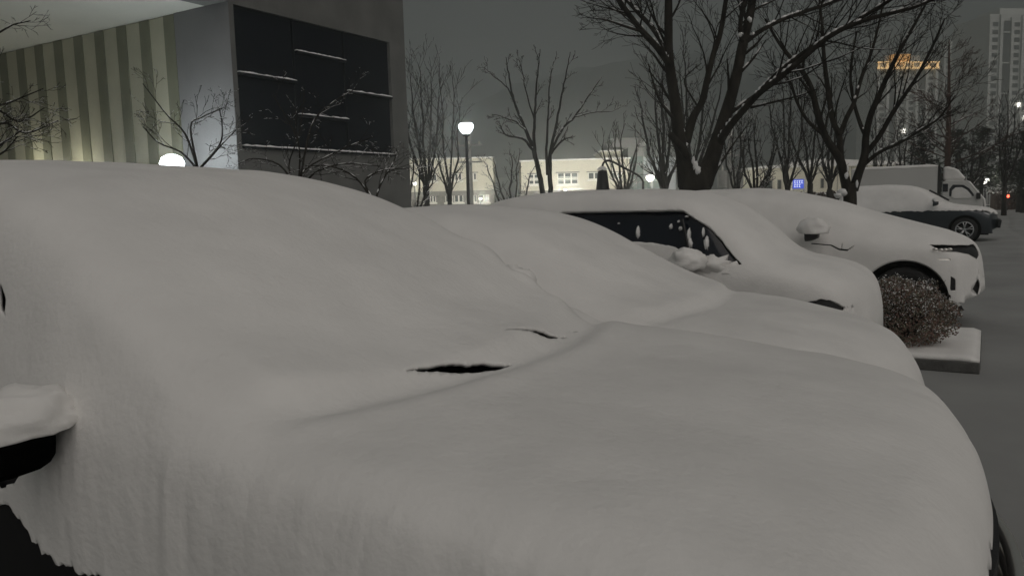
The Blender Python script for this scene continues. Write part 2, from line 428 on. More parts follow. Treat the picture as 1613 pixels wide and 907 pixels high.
def make_car(name, label, nose, Yc, tab, paint, thick, wx, R, snow_mask, cat="car", nx=110, nv=48, drop=0.05, side=0.022, bow=0.14,
             windows=(), screen=None, patches=(), seed=1.0, amp=0.012, detail=None, fine=(150, 70), rim_t=0.035, group=None, fronts=(), rim="alloy"):
    root = tag(empty(name, (nose, Yc, 0)), label, cat, group); org = (nose, 0, 0)
    half = max(r[3] for r in tab)-side
    B = loft(tab, nx, nv, thick, side, drop, bow=bow, sharp=True); BX, BY, BZ = B[..., 0], B[..., 1], B[..., 2]
    def arch(X, Y, Z, extra=0.0):
        v = np.full(X.shape, 1e3)
        for x in wx:
            d = np.hypot(X-x, Z-R*1.0)-(R*1.22+extra)
            v = np.where(np.abs(Y) > half*0.6, np.minimum(v, d), v)
        return v
    clipmesh("body", B, arch(BX, BY, BZ), org, paint, root)
    x0, x1 = tab[0][0]-nose, tab[-1][0]-nose
    MB().box(x1+0.15, x0-0.3, -half*0.86, half*0.86, 0.2, 0.235).obj("underbody", "well_black", root)
    NB = normals(B)
    for pname, poly, m, off, sd in list(windows)+list(patches):
        v = inside(poly, BX, BZ)
        v = np.where(np.sign(BY) == sd, v, -1.0) if sd else v
        v = np.where(np.abs(BY) > half*0.18, v, -1.0)
        clipmesh(pname, B+NB*off, v, org, m, root)
    for pname, poly, m in fronts:
        clipmesh(pname, B+NB*0.003, np.where(BX > nose-0.45, inside(poly, BY, BZ), -1.0), org, m, root)
    if screen:
        a, b = screen
        v = np.minimum(np.minimum(BX-b, a-BX), 0.05)
        wtv = pchip(tab, BX.ravel(), 4).reshape(BX.shape)
        v = np.minimum(v, wtv*0.93-np.abs(BY))
        clipmesh("windscreen", B+NB*0.003, v, org, "glass_dark", root)
    wheels(root, nose, 0, wx, R, half, rim=rim)
    S = loft(tab, fine[0], fine[1], None, 0, drop, bow=bow); 
    NS = normals(S); w1 = wob(S, amp, 2.1, seed)+wob(S, amp*0.35, 7.0, seed+9)
    topw = np.clip(NS[..., 2]*1.2+0.25, 0.25, 1)
    S = S + NS*(w1*topw)[..., None]
    if detail: S = detail(S)
    v = snow_mask(S[..., 0], S[..., 1], S[..., 2], half)
    v = np.minimum(v, arch(S[..., 0], S[..., 1], S[..., 2], 0.012))
    clipmesh("snow_cover", S, v, org, "snow", root, thick=rim_t)
    return root, half

def rag(X, Z, sc, seed, Y=None):                      # ragged edge noise
    out = np.zeros(X.shape); xf, zf, of = X.ravel(), Z.ravel(), out.ravel()
    yf = Y.ravel() if Y is not None else np.zeros_like(xf)
    for i in range(len(xf)):
        p = Vector((xf[i]*sc, yf[i]*sc*0.5+seed, zf[i]*sc*0.8))
        of[i] = noise.noise(p)+0.5*noise.noise(p*2.7)+0.3*noise.noise(p*6.1)
    return of.reshape(X.shape)

def side_poly(pts, Y): return [(atY(x, y, Y)[0], atY(x, y, Y)[2]) for x, y in pts]

# --- nearest car: tall dark car buried in snow
T1 = [(0.06, .46, .42, .80, .62), (0.05, .76, .69, .84, .66), (0.0, .93, .86, .88, .71), (-.12, 1.02, .96, .92, .76), (-.5, 1.085, 1.02, .95, .80),
      (-.9, 1.115, 1.05, .96, .82), (-1.15, 1.135, 1.07, .96, .82), (-1.36, 1.205, 1.09, .96, .84), (-1.7, 1.405, 1.11, .96, .83), (-2.07, 1.595, 1.12, .96, .80),
      (-2.4, 1.695, 1.13, .96, .76), (-2.9, 1.765, 1.13, .96, .72), (-3.4, 1.80, 1.13, .96, .70), (-3.9, 1.795, 1.13, .96, .68), (-4.3, 1.72, 1.13, .95, .66),
      (-4.5, 1.5, 1.08, .92, .64), (-4.6, 1.05, .95, .88, .66), (-4.62, .5, .45, .84, .6)]
def t1(x): return float(np.interp(x, [-4.6, -4.3, -2.3, -1.9, -1.4, -1.3, -.4, 0.0], [.05, .13, .12, .07, .09, .12, .10, .05]))
def bonnet_edge(Y): return -1.07-0.25*Y**2
def polydist(pts, X, Y):
    d = np.full(X.shape, 1e9); best = np.zeros(X.shape)
    for i in range(len(pts)-1):
        (ax, ay), (bx, by) = pts[i], pts[i+1]; ex, ey = bx-ax, by-ay
        t = np.clip(((X-ax)*ex+(Y-ay)*ey)/(ex*ex+ey*ey), 0, 1); q = np.hypot(X-ax-t*ex, Y-ay-t*ey)
        best = np.where(q < d, (i+t)/(len(pts)-1), best); d = np.minimum(d, q)
    return d, best
def d1(S):
    X, Y, Z = S[..., 0], S[..., 1], S[..., 2]
    S = S.copy(); hb = bonnet_edge(Y); lim = np.clip((0.86-np.abs(Y))/0.15, 0, 1)
    slab = hb-0.10-0.06*np.clip(Y, 0, 1)
    step = 1/(1+np.exp(-(slab-X)/0.014)); fall = np.exp(-np.clip(slab-X, 0, None)/0.20)
    S[..., 2] += 0.030*step*fall*lim*(1+0.25*np.sin(Y*8+1))
    S[..., 2] -= 0.014*np.exp(-((X-hb+0.03)/0.05)**2)*lim
    S[..., 2] += 0.010*np.exp(-((X-hb-0.05)/0.06)**2)*lim
    side = np.clip((-Y-0.80)/0.10, 0, 1)*np.clip((1.12-Z)/0.08, 0, 1)
    st = np.zeros(X.shape)
    for i, j in zip(*np.nonzero(side > 0)): st[i, j] = noise.noise(Vector((X[i, j]*16, Z[i, j]*2.2, 4)))+0.6*noise.noise(Vector((X[i, j]*38, Z[i, j]*7, 8)))
    S[..., 1] -= side*st*0.0042
    for bx, by, a, sg in ((-1.70, .74, .035, .06), (-1.52, .74, .03, .045), (-1.60, .80, -.03, .035), (-1.43, .80, -.03, .04), (-1.28, .78, -.03, .05)):
        S[..., 2] += a*np.exp(-((X-bx)**2+(Y-by)**2)/(2*sg*sg))
    return S
SL1 = [side_poly(p, 1.06) for p in ([(0, 448), (8, 452), (20, 470), (24, 492), (12, 484)], [(0, 552), (14, 548), (24, 572), (4, 574)])]
def m1(X, Y, Z, half):
    v = np.full(X.shape, 1.0)
    near = Y < -half*0.80
    n = rag(X, Z, 9, 3.3, Y); n2 = rag(X, Z*0.45, 34, 7.7, Y)
    edge = np.interp(X, [-4.6, -2.3, -1.99, -1.93, -1.80, -1.5, -1.2, 0.1], [.90, .885, .87, .80, .775, .75, .62, .40])
    vs = Z-edge+0.025*n+0.034*n2
    hole = inside([(-2.5, 1.12), (-2.06, 1.115), (-1.86, 1.115), (-1.89, 1.03), (-1.95, .96), (-2.03, .915), (-2.5, .90)], X, Z)
    vs = np.minimum(vs, -(hole+0.012*n+0.010*n2))
    v = np.where(near, np.minimum(v, vs), v)
    for p in SL1: v = np.where(Y < -half*0.6, np.minimum(v, -(inside(p, X, Z)+0.004*n)), v)
    v = np.where(Y > half*0.8, np.minimum(v, Z-0.75+0.05*n), v)
    # slits left open where the windscreen slab has come away from the bonnet
    for pts, wd in (([(-1.245, -0.455), (-1.207, -0.345), (-1.168, -0.245), (-1.13, -0.13), (-1.105, -0.03)], 0.0185), ([(-1.245, .07), (-1.225, .17), (-1.19, .28), (-1.175, .36), (-1.20, .55)], 0.013)):
        d, t = polydist(pts, X, Y); prof = wd*(np.sin(pi*np.clip(t, .02, .98)**(1.35 if wd > .018 else 1))**1.1)*(1+(0.35 if wd > .018 else .8)*n+(0.4 if wd > .018 else .9)*n2)
        v = np.where(Z > 0.9, np.minimum(v, d-np.maximum(prof, 0)+1e-4), v)
    nose = (X > -0.25) & (Z < 0.92)
    v = np.where(nose & (Y < 0.48), np.minimum(v, Z-(0.835+0.03*n+0.03*n2-0.05*np.clip(Y-.2, 0, 1))), v)      # bare black edge of the bonnet
    return v
car1, h1 = make_car("snow_buried_car", "nearest car, tall and wholly buried in snow, black slit below its windscreen", 0.06, 1.9, T1, "paint_dark", t1, [-0.86, -3.6], 0.34, m1,
    nx=170, nv=64, fine=(460, 190), amp=0.012, detail=d1, seed=2.0, bow=0.075, drop=0.035, screen=(-1.45, -2.35), rim_t=0.012,
    windows=[("side_window", [(-3.6, 1.44), (-2.45, 1.44), (-1.95, 1.2), (-1.9, 1.13), (-3.6, 1.13)], "glass_dark", 0.004, -1),
             ("side_window", [(-3.6, 1.44), (-2.45, 1.44), (-1.95, 1.2), (-1.9, 1.13), (-3.6, 1.13)], "glass_dark", 0.004, 1)])
def blob(mb, c, r, sc=(1, 1, 1), k=14, n=10, amp=0.12, seed=0.0, freq=3.0, flat=None):
    base = len(mb.v)
    for i in range(n+1):
        th = pi*i/n
        for j in range(k):
            ph = 2*pi*j/k; d = Vector((sin(th)*cos(ph), sin(th)*sin(ph), cos(th)))
            q = r*(1+amp*noise.noise(d*freq+Vector((seed, 0, 0))))
            z = d.z*q*sc[2]
            if flat is not None: z = max(z, flat)
            mb.v.append((c[0]+d.x*q*sc[0], c[1]+d.y*q*sc[1], c[2]+z))
    for i in range(n):
        for j in range(k):
            mb.f.append((base+i*k+j, base+(i+1)*k+j, base+(i+1)*k+(j+1) % k, base+i*k+(j+1) % k))
    return mb
def mirror(root, x, y, z, sgn, snow=True, m="plastic_black", sz=1.0, sn=(1, 1, 1), snow_drop=0.0):
    mb = MB(); prof = []
    for i in range(9):                                 # rounded shell, open face to the rear
        t = i/8; w = (0.115-0.045*t**2.2)*sz; hh = (0.085-0.035*t**2)*sz
        prof.append((x-0.05*sz+t*0.12*sz, w, hh))
    k = 16; base = 0
    for (xx, w, hh) in prof:
        for j in range(k):
            q = 2*pi*j/k; cx = math.copysign(abs(cos(q))**0.6, cos(q)); cz = math.copysign(abs(sin(q))**0.6, sin(q))
            mb.v.append((xx, y+sgn*0.10*sz+cx*w, z+cz*hh))
    for i in range(8):
        for j in range(k): mb.f.append((i*k+j, (i+1)*k+j, (i+1)*k+(j+1) % k, i*k+(j+1) % k))
    mb.f.append(tuple(reversed(range(8*k, 9*k)))); mb.f.append(tuple(range(k)))
    o = mb.obj("side_mirror", m, root, smooth=True)
    MB().tube([(x-0.05, y-sgn*0.12*sz, z-0.05*sz), (x-0.05, y+sgn*0.03*sz, z-0.03*sz)], 0.022*sz, 8).obj("mirror_arm", m, o)
    if snow:
        s = MB(); blob(s, (x+0.01*sz, y+sgn*0.085*sz, z+0.045*sz-snow_drop), 0.125*sz, (0.72*sn[0], 1.05*sn[1], 0.85*sn[2]), 26, 18, 0.26, x*7, 2.6, flat=-0.02-snow_drop*1.2)
        s.obj("mirror_snow", "snow", o, smooth=True)
    return o

# front of the nearest car: bright grille slats, number plate, lamps
gr = MB().prism([(-0.02, 0)], 0, 0) if False else None
def arc(z, dy0, dy1, xo, n=24): return [(xo-0.20*abs(d/0.75)**2.2, d, z-0.03*abs(d/0.75)**2) for d in np.linspace(dy0, dy1, n)]
gb = MB(); pts = arc(0.66, -0.70, 0.70, -0.014)
for i, p in enumerate(pts): gb.v += [(p[0], p[1], 0.50), (p[0], p[1], 0.84), (p[0]-0.08, p[1], 0.85), (p[0]-0.08, p[1], 0.50)]
for i in range(len(pts)-1):
    for j in range(4): gb.f.append((i*4+j, i*4+(j+1) % 4, (i+1)*4+(j+1) % 4, (i+1)*4+j))
grille = gb.obj("grille", "plastic_black", car1)
for z in (0.745, 0.69, 0.635, 0.58): MB().tube(arc(z, -0.60, 0.60, 0.022), 0.017, 8).obj("grille_slat", "chrome", grille, smooth=True)
for sgn in (-1, 1):
    hl = MB(); blob(hl, (-0.14, sgn*0.70, 0.70), 0.12, (0.9, 1.1, 0.62), 18, 12, 0.03); hl.obj("headlight", "lamp_lens", car1, smooth=True)
bs = MB(); pts = arc(0.47, -0.86, 0.86, 0.02, 30)
for p in pts: bs.v += [(p[0]-0.12, p[1], 0.30), (p[0], p[1], 0.34), (p[0]+0.02, p[1], 0.42), (p[0]-0.02, p[1], 0.475), (p[0]-0.16, p[1], 0.49)]
for i in range(len(pts)-1):
    for j in range(4): bs.f.append((i*5+j, i*5+j+1, (i+1)*5+j+1, (i+1)*5+j))
bs.obj("bumper", "paint_dark", car1, smooth=True)
mirror(car1, -1.87, -0.95, 1.075, -1, sz=.95, sn=(1.0, 1.25, 0.85), m="well_black")
MB().tube([(-1.30, -.50, 1.07), (-1.25, -.26, 1.07), (-1.23, -.04, 1.07), (-1.25, .3, 1.07)], [.012, .014, .014, .010], 6).obj("wiper", "plastic_black", car1)
mirror(car1, -1.80-0.06, 0.98, 1.13, 1, sz=1.1)

# --- second car: low saloon
T2 = [(-.19, .42, .36, .62, .45), (-.21, .56, .48, .66, .50), (-.27, .72, .62, .71, .56), (-.38, .845, .76, .79, .62), (-.6, .925, .85, .86, .68), (-.9, .975, .90, .90, .72),
      (-1.28, 1.015, .94, .91, .74), (-1.42, 1.055, .96, .92, .78), (-1.8, 1.26, .99, .92, .77), (-2.2, 1.45, 1.01, .92, .74), (-2.5, 1.53, 1.02, .92, .70), (-2.9, 1.565, 1.02, .92, .63),
      (-3.4, 1.55, 1.02, .92, .63), (-3.8, 1.48, 1.02, .92, .64), (-4.3, 1.22, 1.02, .91, .68), (-4.6, 1.10, 1.01, .90, .70), (-4.95, 1.04, .96, .88, .68), (-5.05, .8, .7, .85, .64), (-5.08, .46, .4, .82, .6)]
def d2(S):
    X, Y = S[..., 0], S[..., 1]; S = S.copy(); c = -1.27-0.20*Y**2; lim = np.clip((0.84-np.abs(Y))/0.2, 0, 1)
    S[..., 2] += 0.040*lim/(1+np.exp(-(c-X)/0.016))*np.exp(-np.clip(c-X, 0, None)/0.25)-0.012*lim*np.exp(-((X-c-.04)/.06)**2)
    near = np.clip((-Y-.44)/.30, 0, 1)*np.exp(-((X+2.05)/.42)**4)*np.clip((S[..., 2]-1.0)/.1, 0, 1)
    S[..., 2] -= 0.06*near
    return S
def t2(x): return float(np.interp(x, [-5.0, -4.5, -2.5, -1.9, -1.4, -1.25, -.5, -.2], [.05, .12, .12, .07, .08, .11, .10, .05]))
def m2(X, Y, Z, half):
    v = np.full(X.shape, 1.0); n = rag(X, Z, 7, 8.1, Y)
    v = np.where(np.abs(Y) > half*0.82, np.minimum(v, Z-0.62+0.07*n), v)
    v = np.where((X > -0.45) & (Z < 0.7), np.minimum(v, Z-(0.42+0.06*n)), v)
    w = inside([(-3.9, 1.30), (-3.3, 1.42), (-2.6, 1.40), (-2.2, 1.12), (-3.9, 1.12)], X, Z)
    return np.where(Y < -half*0.7, np.minimum(v, -(w+0.03*n)), v)
SW2 = [(-4.0, 1.27), (-3.4, 1.40), (-2.55, 1.40), (-1.9, 1.04), (-4.0, 1.02)]
car2, h2 = make_car("snow_buried_sedan", "low saloon under thick snow between the nearest car and the boxy hatchback", -0.19, 4.15, T2, "paint_silver", t2,
    [-1.05, -3.95], 0.32, m2, fine=(230, 90), nx=130, seed=5.0, amp=0.012, screen=(-1.5, -2.45), bow=0.13, detail=d2, drop=0.04,
    windows=[("side_window", SW2, "glass_dark", 0.004, -1), ("side_window", SW2, "glass_dark", 0.004, 1)])
for sgn in (-1, 1):
    hl = MB(); blob(hl, (-0.30, sgn*0.55, 0.60), 0.12, (0.9, 1.15, 0.5), 18, 12, 0.03); hl.obj("headlight", "lamp_lens", car2, smooth=True)
    mirror(car2, -1.72, sgn*0.97, 0.955, sgn, sz=.95)
MB().prism([(0.02, .40), (0.03, .50), (-0.02, .51), (-0.05, .40)], -0.4, 0.4).obj("grille", "plastic_black", car2, bevel=0.01)

# --- third car: boxy hatchback with bare black side glass
T3 = [(-.66, .42, .36, .62, .47), (-.67, .64, .55, .67, .52), (-.71, .84, .75, .72, .57), (-.80, .955, .87, .77, .61), (-1.0, 1.04, .94, .81, .65), (-1.2, 1.08, .98, .83, .67),
      (-1.33, 1.13, 1.0, .84, .69), (-1.57, 1.335, 1.01, .84, .68), (-1.90, 1.55, 1.02, .84, .67), (-2.15, 1.625, 1.03, .84, .66), (-2.6, 1.66, 1.04, .84, .66), (-3.3, 1.66, 1.05, .84, .65),
      (-3.8, 1.62, 1.05, .83, .62), (-4.15, 1.4, 1.04, .80, .58), (-4.22, 1.0, .9, .78, .58), (-4.24, .5, .45, .76, .55)]
def t3(x): return float(np.interp(x, [-4.1, -3.8, -2.2, -1.9, -1.4, -1.25, -.85, -.7], [.05, .13, .13, .08, .08, .11, .09, .05]))
GL3 = [(-3.85, 1.43), (-3.0, 1.475), (-2.03, 1.475), (-1.80, 1.33), (-1.53, 1.06), (-1.66, 1.06), (-1.78, 1.12), (-1.95, 1.13), (-2.06, 1.20), (-2.35, 1.235), (-2.6, 1.22), (-3.85, 1.20)]
def m3(X, Y, Z, half):
    v = np.full(X.shape, 1.0); n = rag(X, Z, 8, 1.7, Y); sidey = np.abs(Y) > half*0.70
    w = inside(GL3, X, Z)
    up = np.clip((Z-1.2)/0.1, 0, 1)
    v = np.where(sidey, np.minimum(v, -(w+0.010*n*(1-up)+0.003*n)), v)
    v = np.where(np.abs(Y) > half*0.82, np.minimum(v, Z-0.60+0.06*n), v)
    lamp = inside([(-1.12, .80), (-.98, .83), (-.80, .765), (-.74, .73), (-.86, .735), (-1.02, .775)], X, Z)
    v = np.where(sidey, np.minimum(v, -(lamp+0.016*n)), v)
    return np.where((X > -0.85) & (Z < 0.62), np.minimum(v, Z-(0.50+0.05*n)), v)
SW3 = [(-3.9, 1.46), (-3.0, 1.515), (-2.02, 1.515), (-1.75, 1.32), (-1.50, 1.04), (-3.9, 1.04)]
car3, h3 = make_car("boxy_hatchback", "boxy hatchback with bare black side windows under a thick roof of snow", -0.66, 6.65, T3, "plastic_black", t3,
    [-1.16, -3.5], 0.29, m3, fine=(250, 110), nx=150, nv=64, seed=8.0, amp=0.011, screen=(-1.42, -2.0), drop=0.05, bow=0.10,
    windows=[("side_window", SW3, "glass_dark", 0.004, -1), ("side_window", SW3, "glass_dark", 0.004, 1)])
for sgn in (-1, 1):
    hl = MB(); blob(hl, (-0.30, sgn*0.53, 0.70), 0.13, (1.2, 0.9, 0.6), 18, 12, 0.03); hl.obj("headlight", "lamp_lens", car3, smooth=True)
mirror(car3, -1.92+0.66, -0.85, 1.09, -1, sz=.8, sn=(1.9, 1.3, 1.15), snow_drop=.035)
sb = MB()
for q, (dx, dy, dz, r_) in enumerate(((.13, .12, -.05, .10), (.22, .13, -.08, .09), (-.02, .13, -.10, .10))): blob(sb, (-1.26+dx, -.87+dy, 1.09+dz), r_, (1.5, .8, .8), 18, 14, .6, q*3.1, 3.2)
sb.obj("door_snow", "snow", car3, smooth=True)["kind"] = "stuff"
mirror(car3, -1.92+0.66, 0.85, 1.09, 1, sz=.8)
MB().tube([(-2.02+0.66, -0.715, 1.40), (-1.93+0.66, -0.80, 1.10)], 0.012, 6).obj("window_divider", "plastic_black", car3)
rs = random.Random(4)
for (px, py, a, b_) in ((1005, 366, .016, .045), (1057, 357, .010, .020), (1072, 360, .013, .016), (1085, 371, .013, .05), (1087, 383, .018, .035), (1108, 366, .008, .035), (1113, 383, .018, .05), (1061, 329, .010, .010), (1082, 341, .015, .008), (1069, 349, .008, .009), (975, 352, .006, .006)):
    p = atY(px, py, 5.925+0.10*max(0, (380-py)/55.0)); s = MB(); blob(s, (p[0]+0.66, p[1]-6.65, p[2]), 1.0, (a, 0.030, b_), 12, 8, 0.5, rs.random()*9, 2.5)
    s.obj("snow_clump", "snow_fine", car3, smooth=True)

# --- fourth car: white sports-utility car plastered with snow
T4 = [(0.02, .42, .36, .70, .50), (0.0, .60, .52, .74, .55), (-.03, .80, .72, .78, .60), (-.09, .94, .84, .82, .64), (-.34, 1.09, .93, .89, .68), (-.7, 1.20, .97, .92, .70), (-1.02, 1.29, 1.0, .93, .70),
      (-1.3, 1.385, 1.02, .93, .70), (-1.55, 1.47, 1.04, .93, .69), (-1.9, 1.56, 1.06, .93, .67), (-2.3, 1.635, 1.07, .93, .65), (-2.7, 1.67, 1.08, .93, .64), (-3.3, 1.665, 1.08, .93, .63), (-4.0, 1.58, 1.08, .92, .62),
      (-4.45, 1.35, 1.05, .90, .62), (-4.62, .95, .9, .87, .62), (-4.65, .5, .45, .84, .6)]
def t4(x): return float(np.interp(x, [-4.6, -4.2, -2.5, -1.9, -1.3, -.6, -.1], [.05, .12, .12, .10, .15, .12, .04]))
YN4 = 9.74
HL4 = side_poly([(1462, 385.5), (1500, 387.5), (1540, 391), (1542, 411), (1538, 414), (1524, 404), (1505, 399), (1482, 397.5)], YN4)
DR4 = side_poly([(1468, 402), (1476, 407), (1497, 408.5), (1497, 411), (1480, 410.5)], YN4)
VT4 = side_poly([(1497, 436), (1505, 441), (1505, 459), (1496, 459)], YN4)
VF4 = side_poly([(1548, 434), (1553, 436), (1553, 449), (1546, 451), (1541, 471), (1526, 468), (1538, 447), (1548, 446)], YN4+0.12)
VG4 = side_poly([(1540, 433), (1548, 429), (1549, 431), (1541, 436)], YN4+0.12)
TR4 = side_poly([(1277, 382.5), (1310, 385.5), (1322, 391.5), (1335, 393), (1346, 386), (1347, 387), (1335, 395.5), (1321, 394), (1308, 387), (1277, 384.5)], YN4)
GP4 = side_poly([(1325.2, 380), (1326.4, 380), (1326.8, 411), (1325.6, 411)], YN4)
def atX(px, py, X): r = ray(px, py); return EYE + r*(X/r[0])
FR4 = []
cuts4 = [(VF4, .006), (VG4, .004), (HL4, .004), (DR4, .003), (VT4, .004), (TR4, .0015), (GP4, .001)]
def m4(X, Y, Z, half):
    v = np.full(X.shape, 1.0); n = rag(X, Z, 14, 5.5, Y); near = (Y < -half*0.18)
    for p, a in cuts4: v = np.where(near, np.minimum(v, -(inside(p, X, Z)+a*n)), v)
    for _, p, _m in FR4: v = np.where(X > -0.4, np.minimum(v, -(inside(p, Y, Z)+.008*n)), v)
    v = np.where(np.abs(Y) > half*0.8, np.minimum(v, Z-0.33+0.02*n), v)
    return np.where(X > -0.45, np.minimum(v, Z-0.325+0.02*n), v)
SW4 = [(-4.0, 1.40), (-3.4, 1.5), (-2.4, 1.5), (-1.72, 1.14), (-4.0, 1.12)]
car4, h4 = make_car("white_suv", "pale sporty car plastered in snow, black wheel arch behind the round bush", 0.02, 10.65, T4, "paint_white", t4,
    [-0.77, -3.65], 0.36, m4, fine=(330, 130), nx=260, nv=110, seed=11.0, amp=0.008, drop=0.11, bow=0.13, side=0.016, rim_t=0.012,
    windows=[("side_window", SW4, "glass_dark", 0.004, -1), ("side_window", SW4, "glass_dark", 0.004, 1)],
    patches=[("headlight", HL4, "plastic_black", 0.003, -1), ("running_light", DR4, "chrome", 0.003, -1), ("bumper_vent", VT4, "plastic_black", 0.003, -1),
             ("bumper_vent", VF4, "plastic_black", 0.003, -1), ("bumper_vent", VG4, "plastic_black", 0.003, -1), ("trim_strip", TR4, "plastic_black", 0.003, -1), ("door_gap", GP4, "plastic_black", 0.003, -1), ("valance", [(-.42, .2), (.1, .2), (.1, .315), (-.42, .285)], "plastic_black", 0.004, 0)],
    fronts=FR4, rim="plastic_black")
for px in (1473, 1482, 1489, 1496):
    p = atY(px, 394-abs(px-1484)*0.1, YN4+0.03); s = MB(); blob(s, (p[0]-0.02, p[1]-10.65, p[2]), 0.022, (1.3, .5, .8), 10, 8, 0.1); s.obj("lamp_reflector", "chrome", car4, smooth=True)
mirror(car4, -1.74, -0.98, 1.12, -1, sz=1.1, sn=(1.75, 1.1, 1.35), snow_drop=.015)
mirror(car4, -1.82, 1.00, 1.115, 1, sz=1.1)
# --- fifth car: slate sports-utility car
T5 = [(.38, .42, .36, .66, .48), (.365, .62, .56, .70, .52), (.32, .82, .74, .76, .58), (.20, .95, .86, .84, .64), (-.05, 1.03, .93, .90, .68), (-.5, 1.10, .98, .93, .70), (-.85, 1.15, 1.02, .93, .72), (-1.05, 1.22, 1.03, .93, .72),
      (-1.4, 1.45, 1.05, .93, .70), (-1.8, 1.66, 1.06, .93, .67), (-2.2, 1.755, 1.07, .93, .66), (-2.8, 1.80, 1.08, .93, .65), (-3.5, 1.78, 1.08, .93, .64), (-4.0, 1.66, 1.08, .92, .62), (-4.25, 1.25, 1.05, .90, .62), (-4.33, .9, .82, .87, .6), (-4.35, .5, .45, .84, .6)]
def t5(x): return float(np.interp(x, [-4.3, -4.0, -2.2, -1.5, -1.0, -.3, .3], [.05, .12, .12, .08, .10, .11, .05]))
def m5(X, Y, Z, half):
    v = np.full(X.shape, 1.0); n = rag(X, Z, 9, 2.5, Y)
    v = np.where(np.abs(Y) > half*0.8, np.minimum(v, Z-(0.945+np.clip(X+0.6, 0, 1)*0.0)+0.035*n), v)
    v = np.where((X > -0.02) & (Z < 0.93), np.minimum(v, Z-0.86+0.10*n-0.25*np.clip(X-0.18, 0, .1)), v)
    return v
HL5 = [(-.12, .93), (.18, .92), (.26, .82), (.05, .80), (-.06, .86)]
FG5 = [(.16, .50), (.32, .54), (.32, .47), (.18, .44)]
SW5 = [(-3.9, 1.42), (-3.4, 1.58), (-2.1, 1.58), (-1.45, 1.12), (-3.9, 1.12)]
car5, h5 = make_car("dark_suv", "slate blue car with bare dark doors, parked before the box truck", 0.38, 28.45, T5, "paint_slate", t5,
    [-0.55, -3.35], 0.36, m5, fine=(150, 80), nx=160, nv=70, seed=14.0, amp=0.012, bow=0.12,
    windows=[("side_window", SW5, "glass_dark", 0.004, -1), ("side_window", SW5, "glass_dark", 0.004, 1)],
    patches=[("headlight", HL5, "lamp_lens", 0.006, -1), ("fog_light", FG5, "lamp_lens", 0.006, -1)])
mirror(car5, -1.72, -1.0, 1.20, -1, sz=1.25, m="paint_slate", sn=(1, 1, .8))
MB().prism([(0.0, .40), (0.03, .62), (-0.05, .66), (-0.08, .40)], -0.55, 0.55).obj("grille", "plastic_black", car5, bevel=0.01)
wp = MB().tube([(-1.0-.38, -0.5, 1.26), (-1.55-.38, -0.35, 1.58)], 0.03, 6); wp.obj("wiper", "plastic_black", car5)

# --- box truck
def truck():
    X0, Y0, W = -1.85, 40.0, 1.0
    r = tag(empty("box_truck", (X0, Y0+W, 0)), "white box truck with snowy roof deflector parked behind the slate blue car", "truck")
    box = MB().box(-3.6, 0, -W, W, 0.85, 2.62).obj("cargo_box", "paint_white", r, bevel=0.03)
    MB().box(-0.05, 0.012, -W-0.008, W+0.008, 0.84, 2.635).obj("box_frame", "plastic_black", r)
    s = MB(); nx, ny = 40, 14
    for i in range(nx+1):
        for j in range(ny+1):
            x = -3.62+3.6*i/nx; y = -W-0.01+(2*W+0.02)*j/ny; e = min(i, nx-i, j*1.6, (ny-j)*1.6)
            s.v.append((x, y, 2.625+0.11*min(1, (e/3.0))**0.5+0.015*noise.noise(Vector((x*2, y*2, 4)))))
    for i in range(nx):
        for j in range(ny): a = i*(ny+1)+j; s.f.append((a, a+ny+1, a+ny+2, a+1))
    s.obj("roof_snow", "snow", r, smooth=True)
    cabp = [(0.12, .55), (0.12, 1.92), (0.28, 2.02), (.95, 2.00), (1.15, 1.90), (1.55, 1.35), (1.72, 1.10), (1.75, .55), (1.4, .45), (.3, .45)]
    MB().prism(cabp, -W*0.86, W*0.86).obj("cab", "paint_white", r, bevel=0.06)
    MB().prism([(0.14, 2.01), (0.14, 2.60), (.35, 2.62), (.70, 2.48), (1.02, 2.08), (.9, 2.0)], -W*0.72, W*0.72).obj("roof_deflector", "snow", r, bevel=0.09)
    sn = MB().prism([(.97, 2.02), (1.19, 1.93), (1.60, 1.38), (1.80, 1.12), (1.83, .8), (1.76, .8), (1.72, 1.08), (1.54, 1.34), (1.14, 1.88)], -W*0.87, W*0.87); sn.obj("windscreen_snow", "snow", r, bevel=0.03)
    arcp = [(.42, 1.30), (.42, 1.62), (.55, 1.80), (.95, 1.78), (1.18, 1.62), (1.36, 1.36), (1.36, 1.28)]
    MB().prism(arcp, -W*0.875, -W*0.86).obj("side_window", "glass_dark", r)
    MB().prism([(.50, 1.28), (.52, 1.55), (.65, 1.68), (.9, 1.68), (1.1, 1.55), (1.28, 1.32), (1.25, 1.2), (.6, 1.2)], -W*0.90, -W*0.877).obj("window_snow", "snow", r, bevel=0.008)
    MB().box(.16, .36, -W*0.872, -W*0.861, 1.5, 1.85).obj("quarter_window", "glass_dark", r)
    MB().box(1.45, 1.62, -W*1.02, -W*0.88, 1.15, 1.42).obj("side_mirror", "plastic_black", r, bevel=0.03)
    MB().box(-3.5, 0.1, -.4, .4, .5, .8).obj("chassis", "metal_dark", r)
    wheels(r, 0, 0, [0.95, -2.6], 0.36, W*0.86)
    for sgn in (-1, 1): MB().box(1.70, 1.775, sgn*.62-.16, sgn*.62+.16, .72, .92).obj("headlight", "lamp_lens", r, bevel=0.03)
truck()

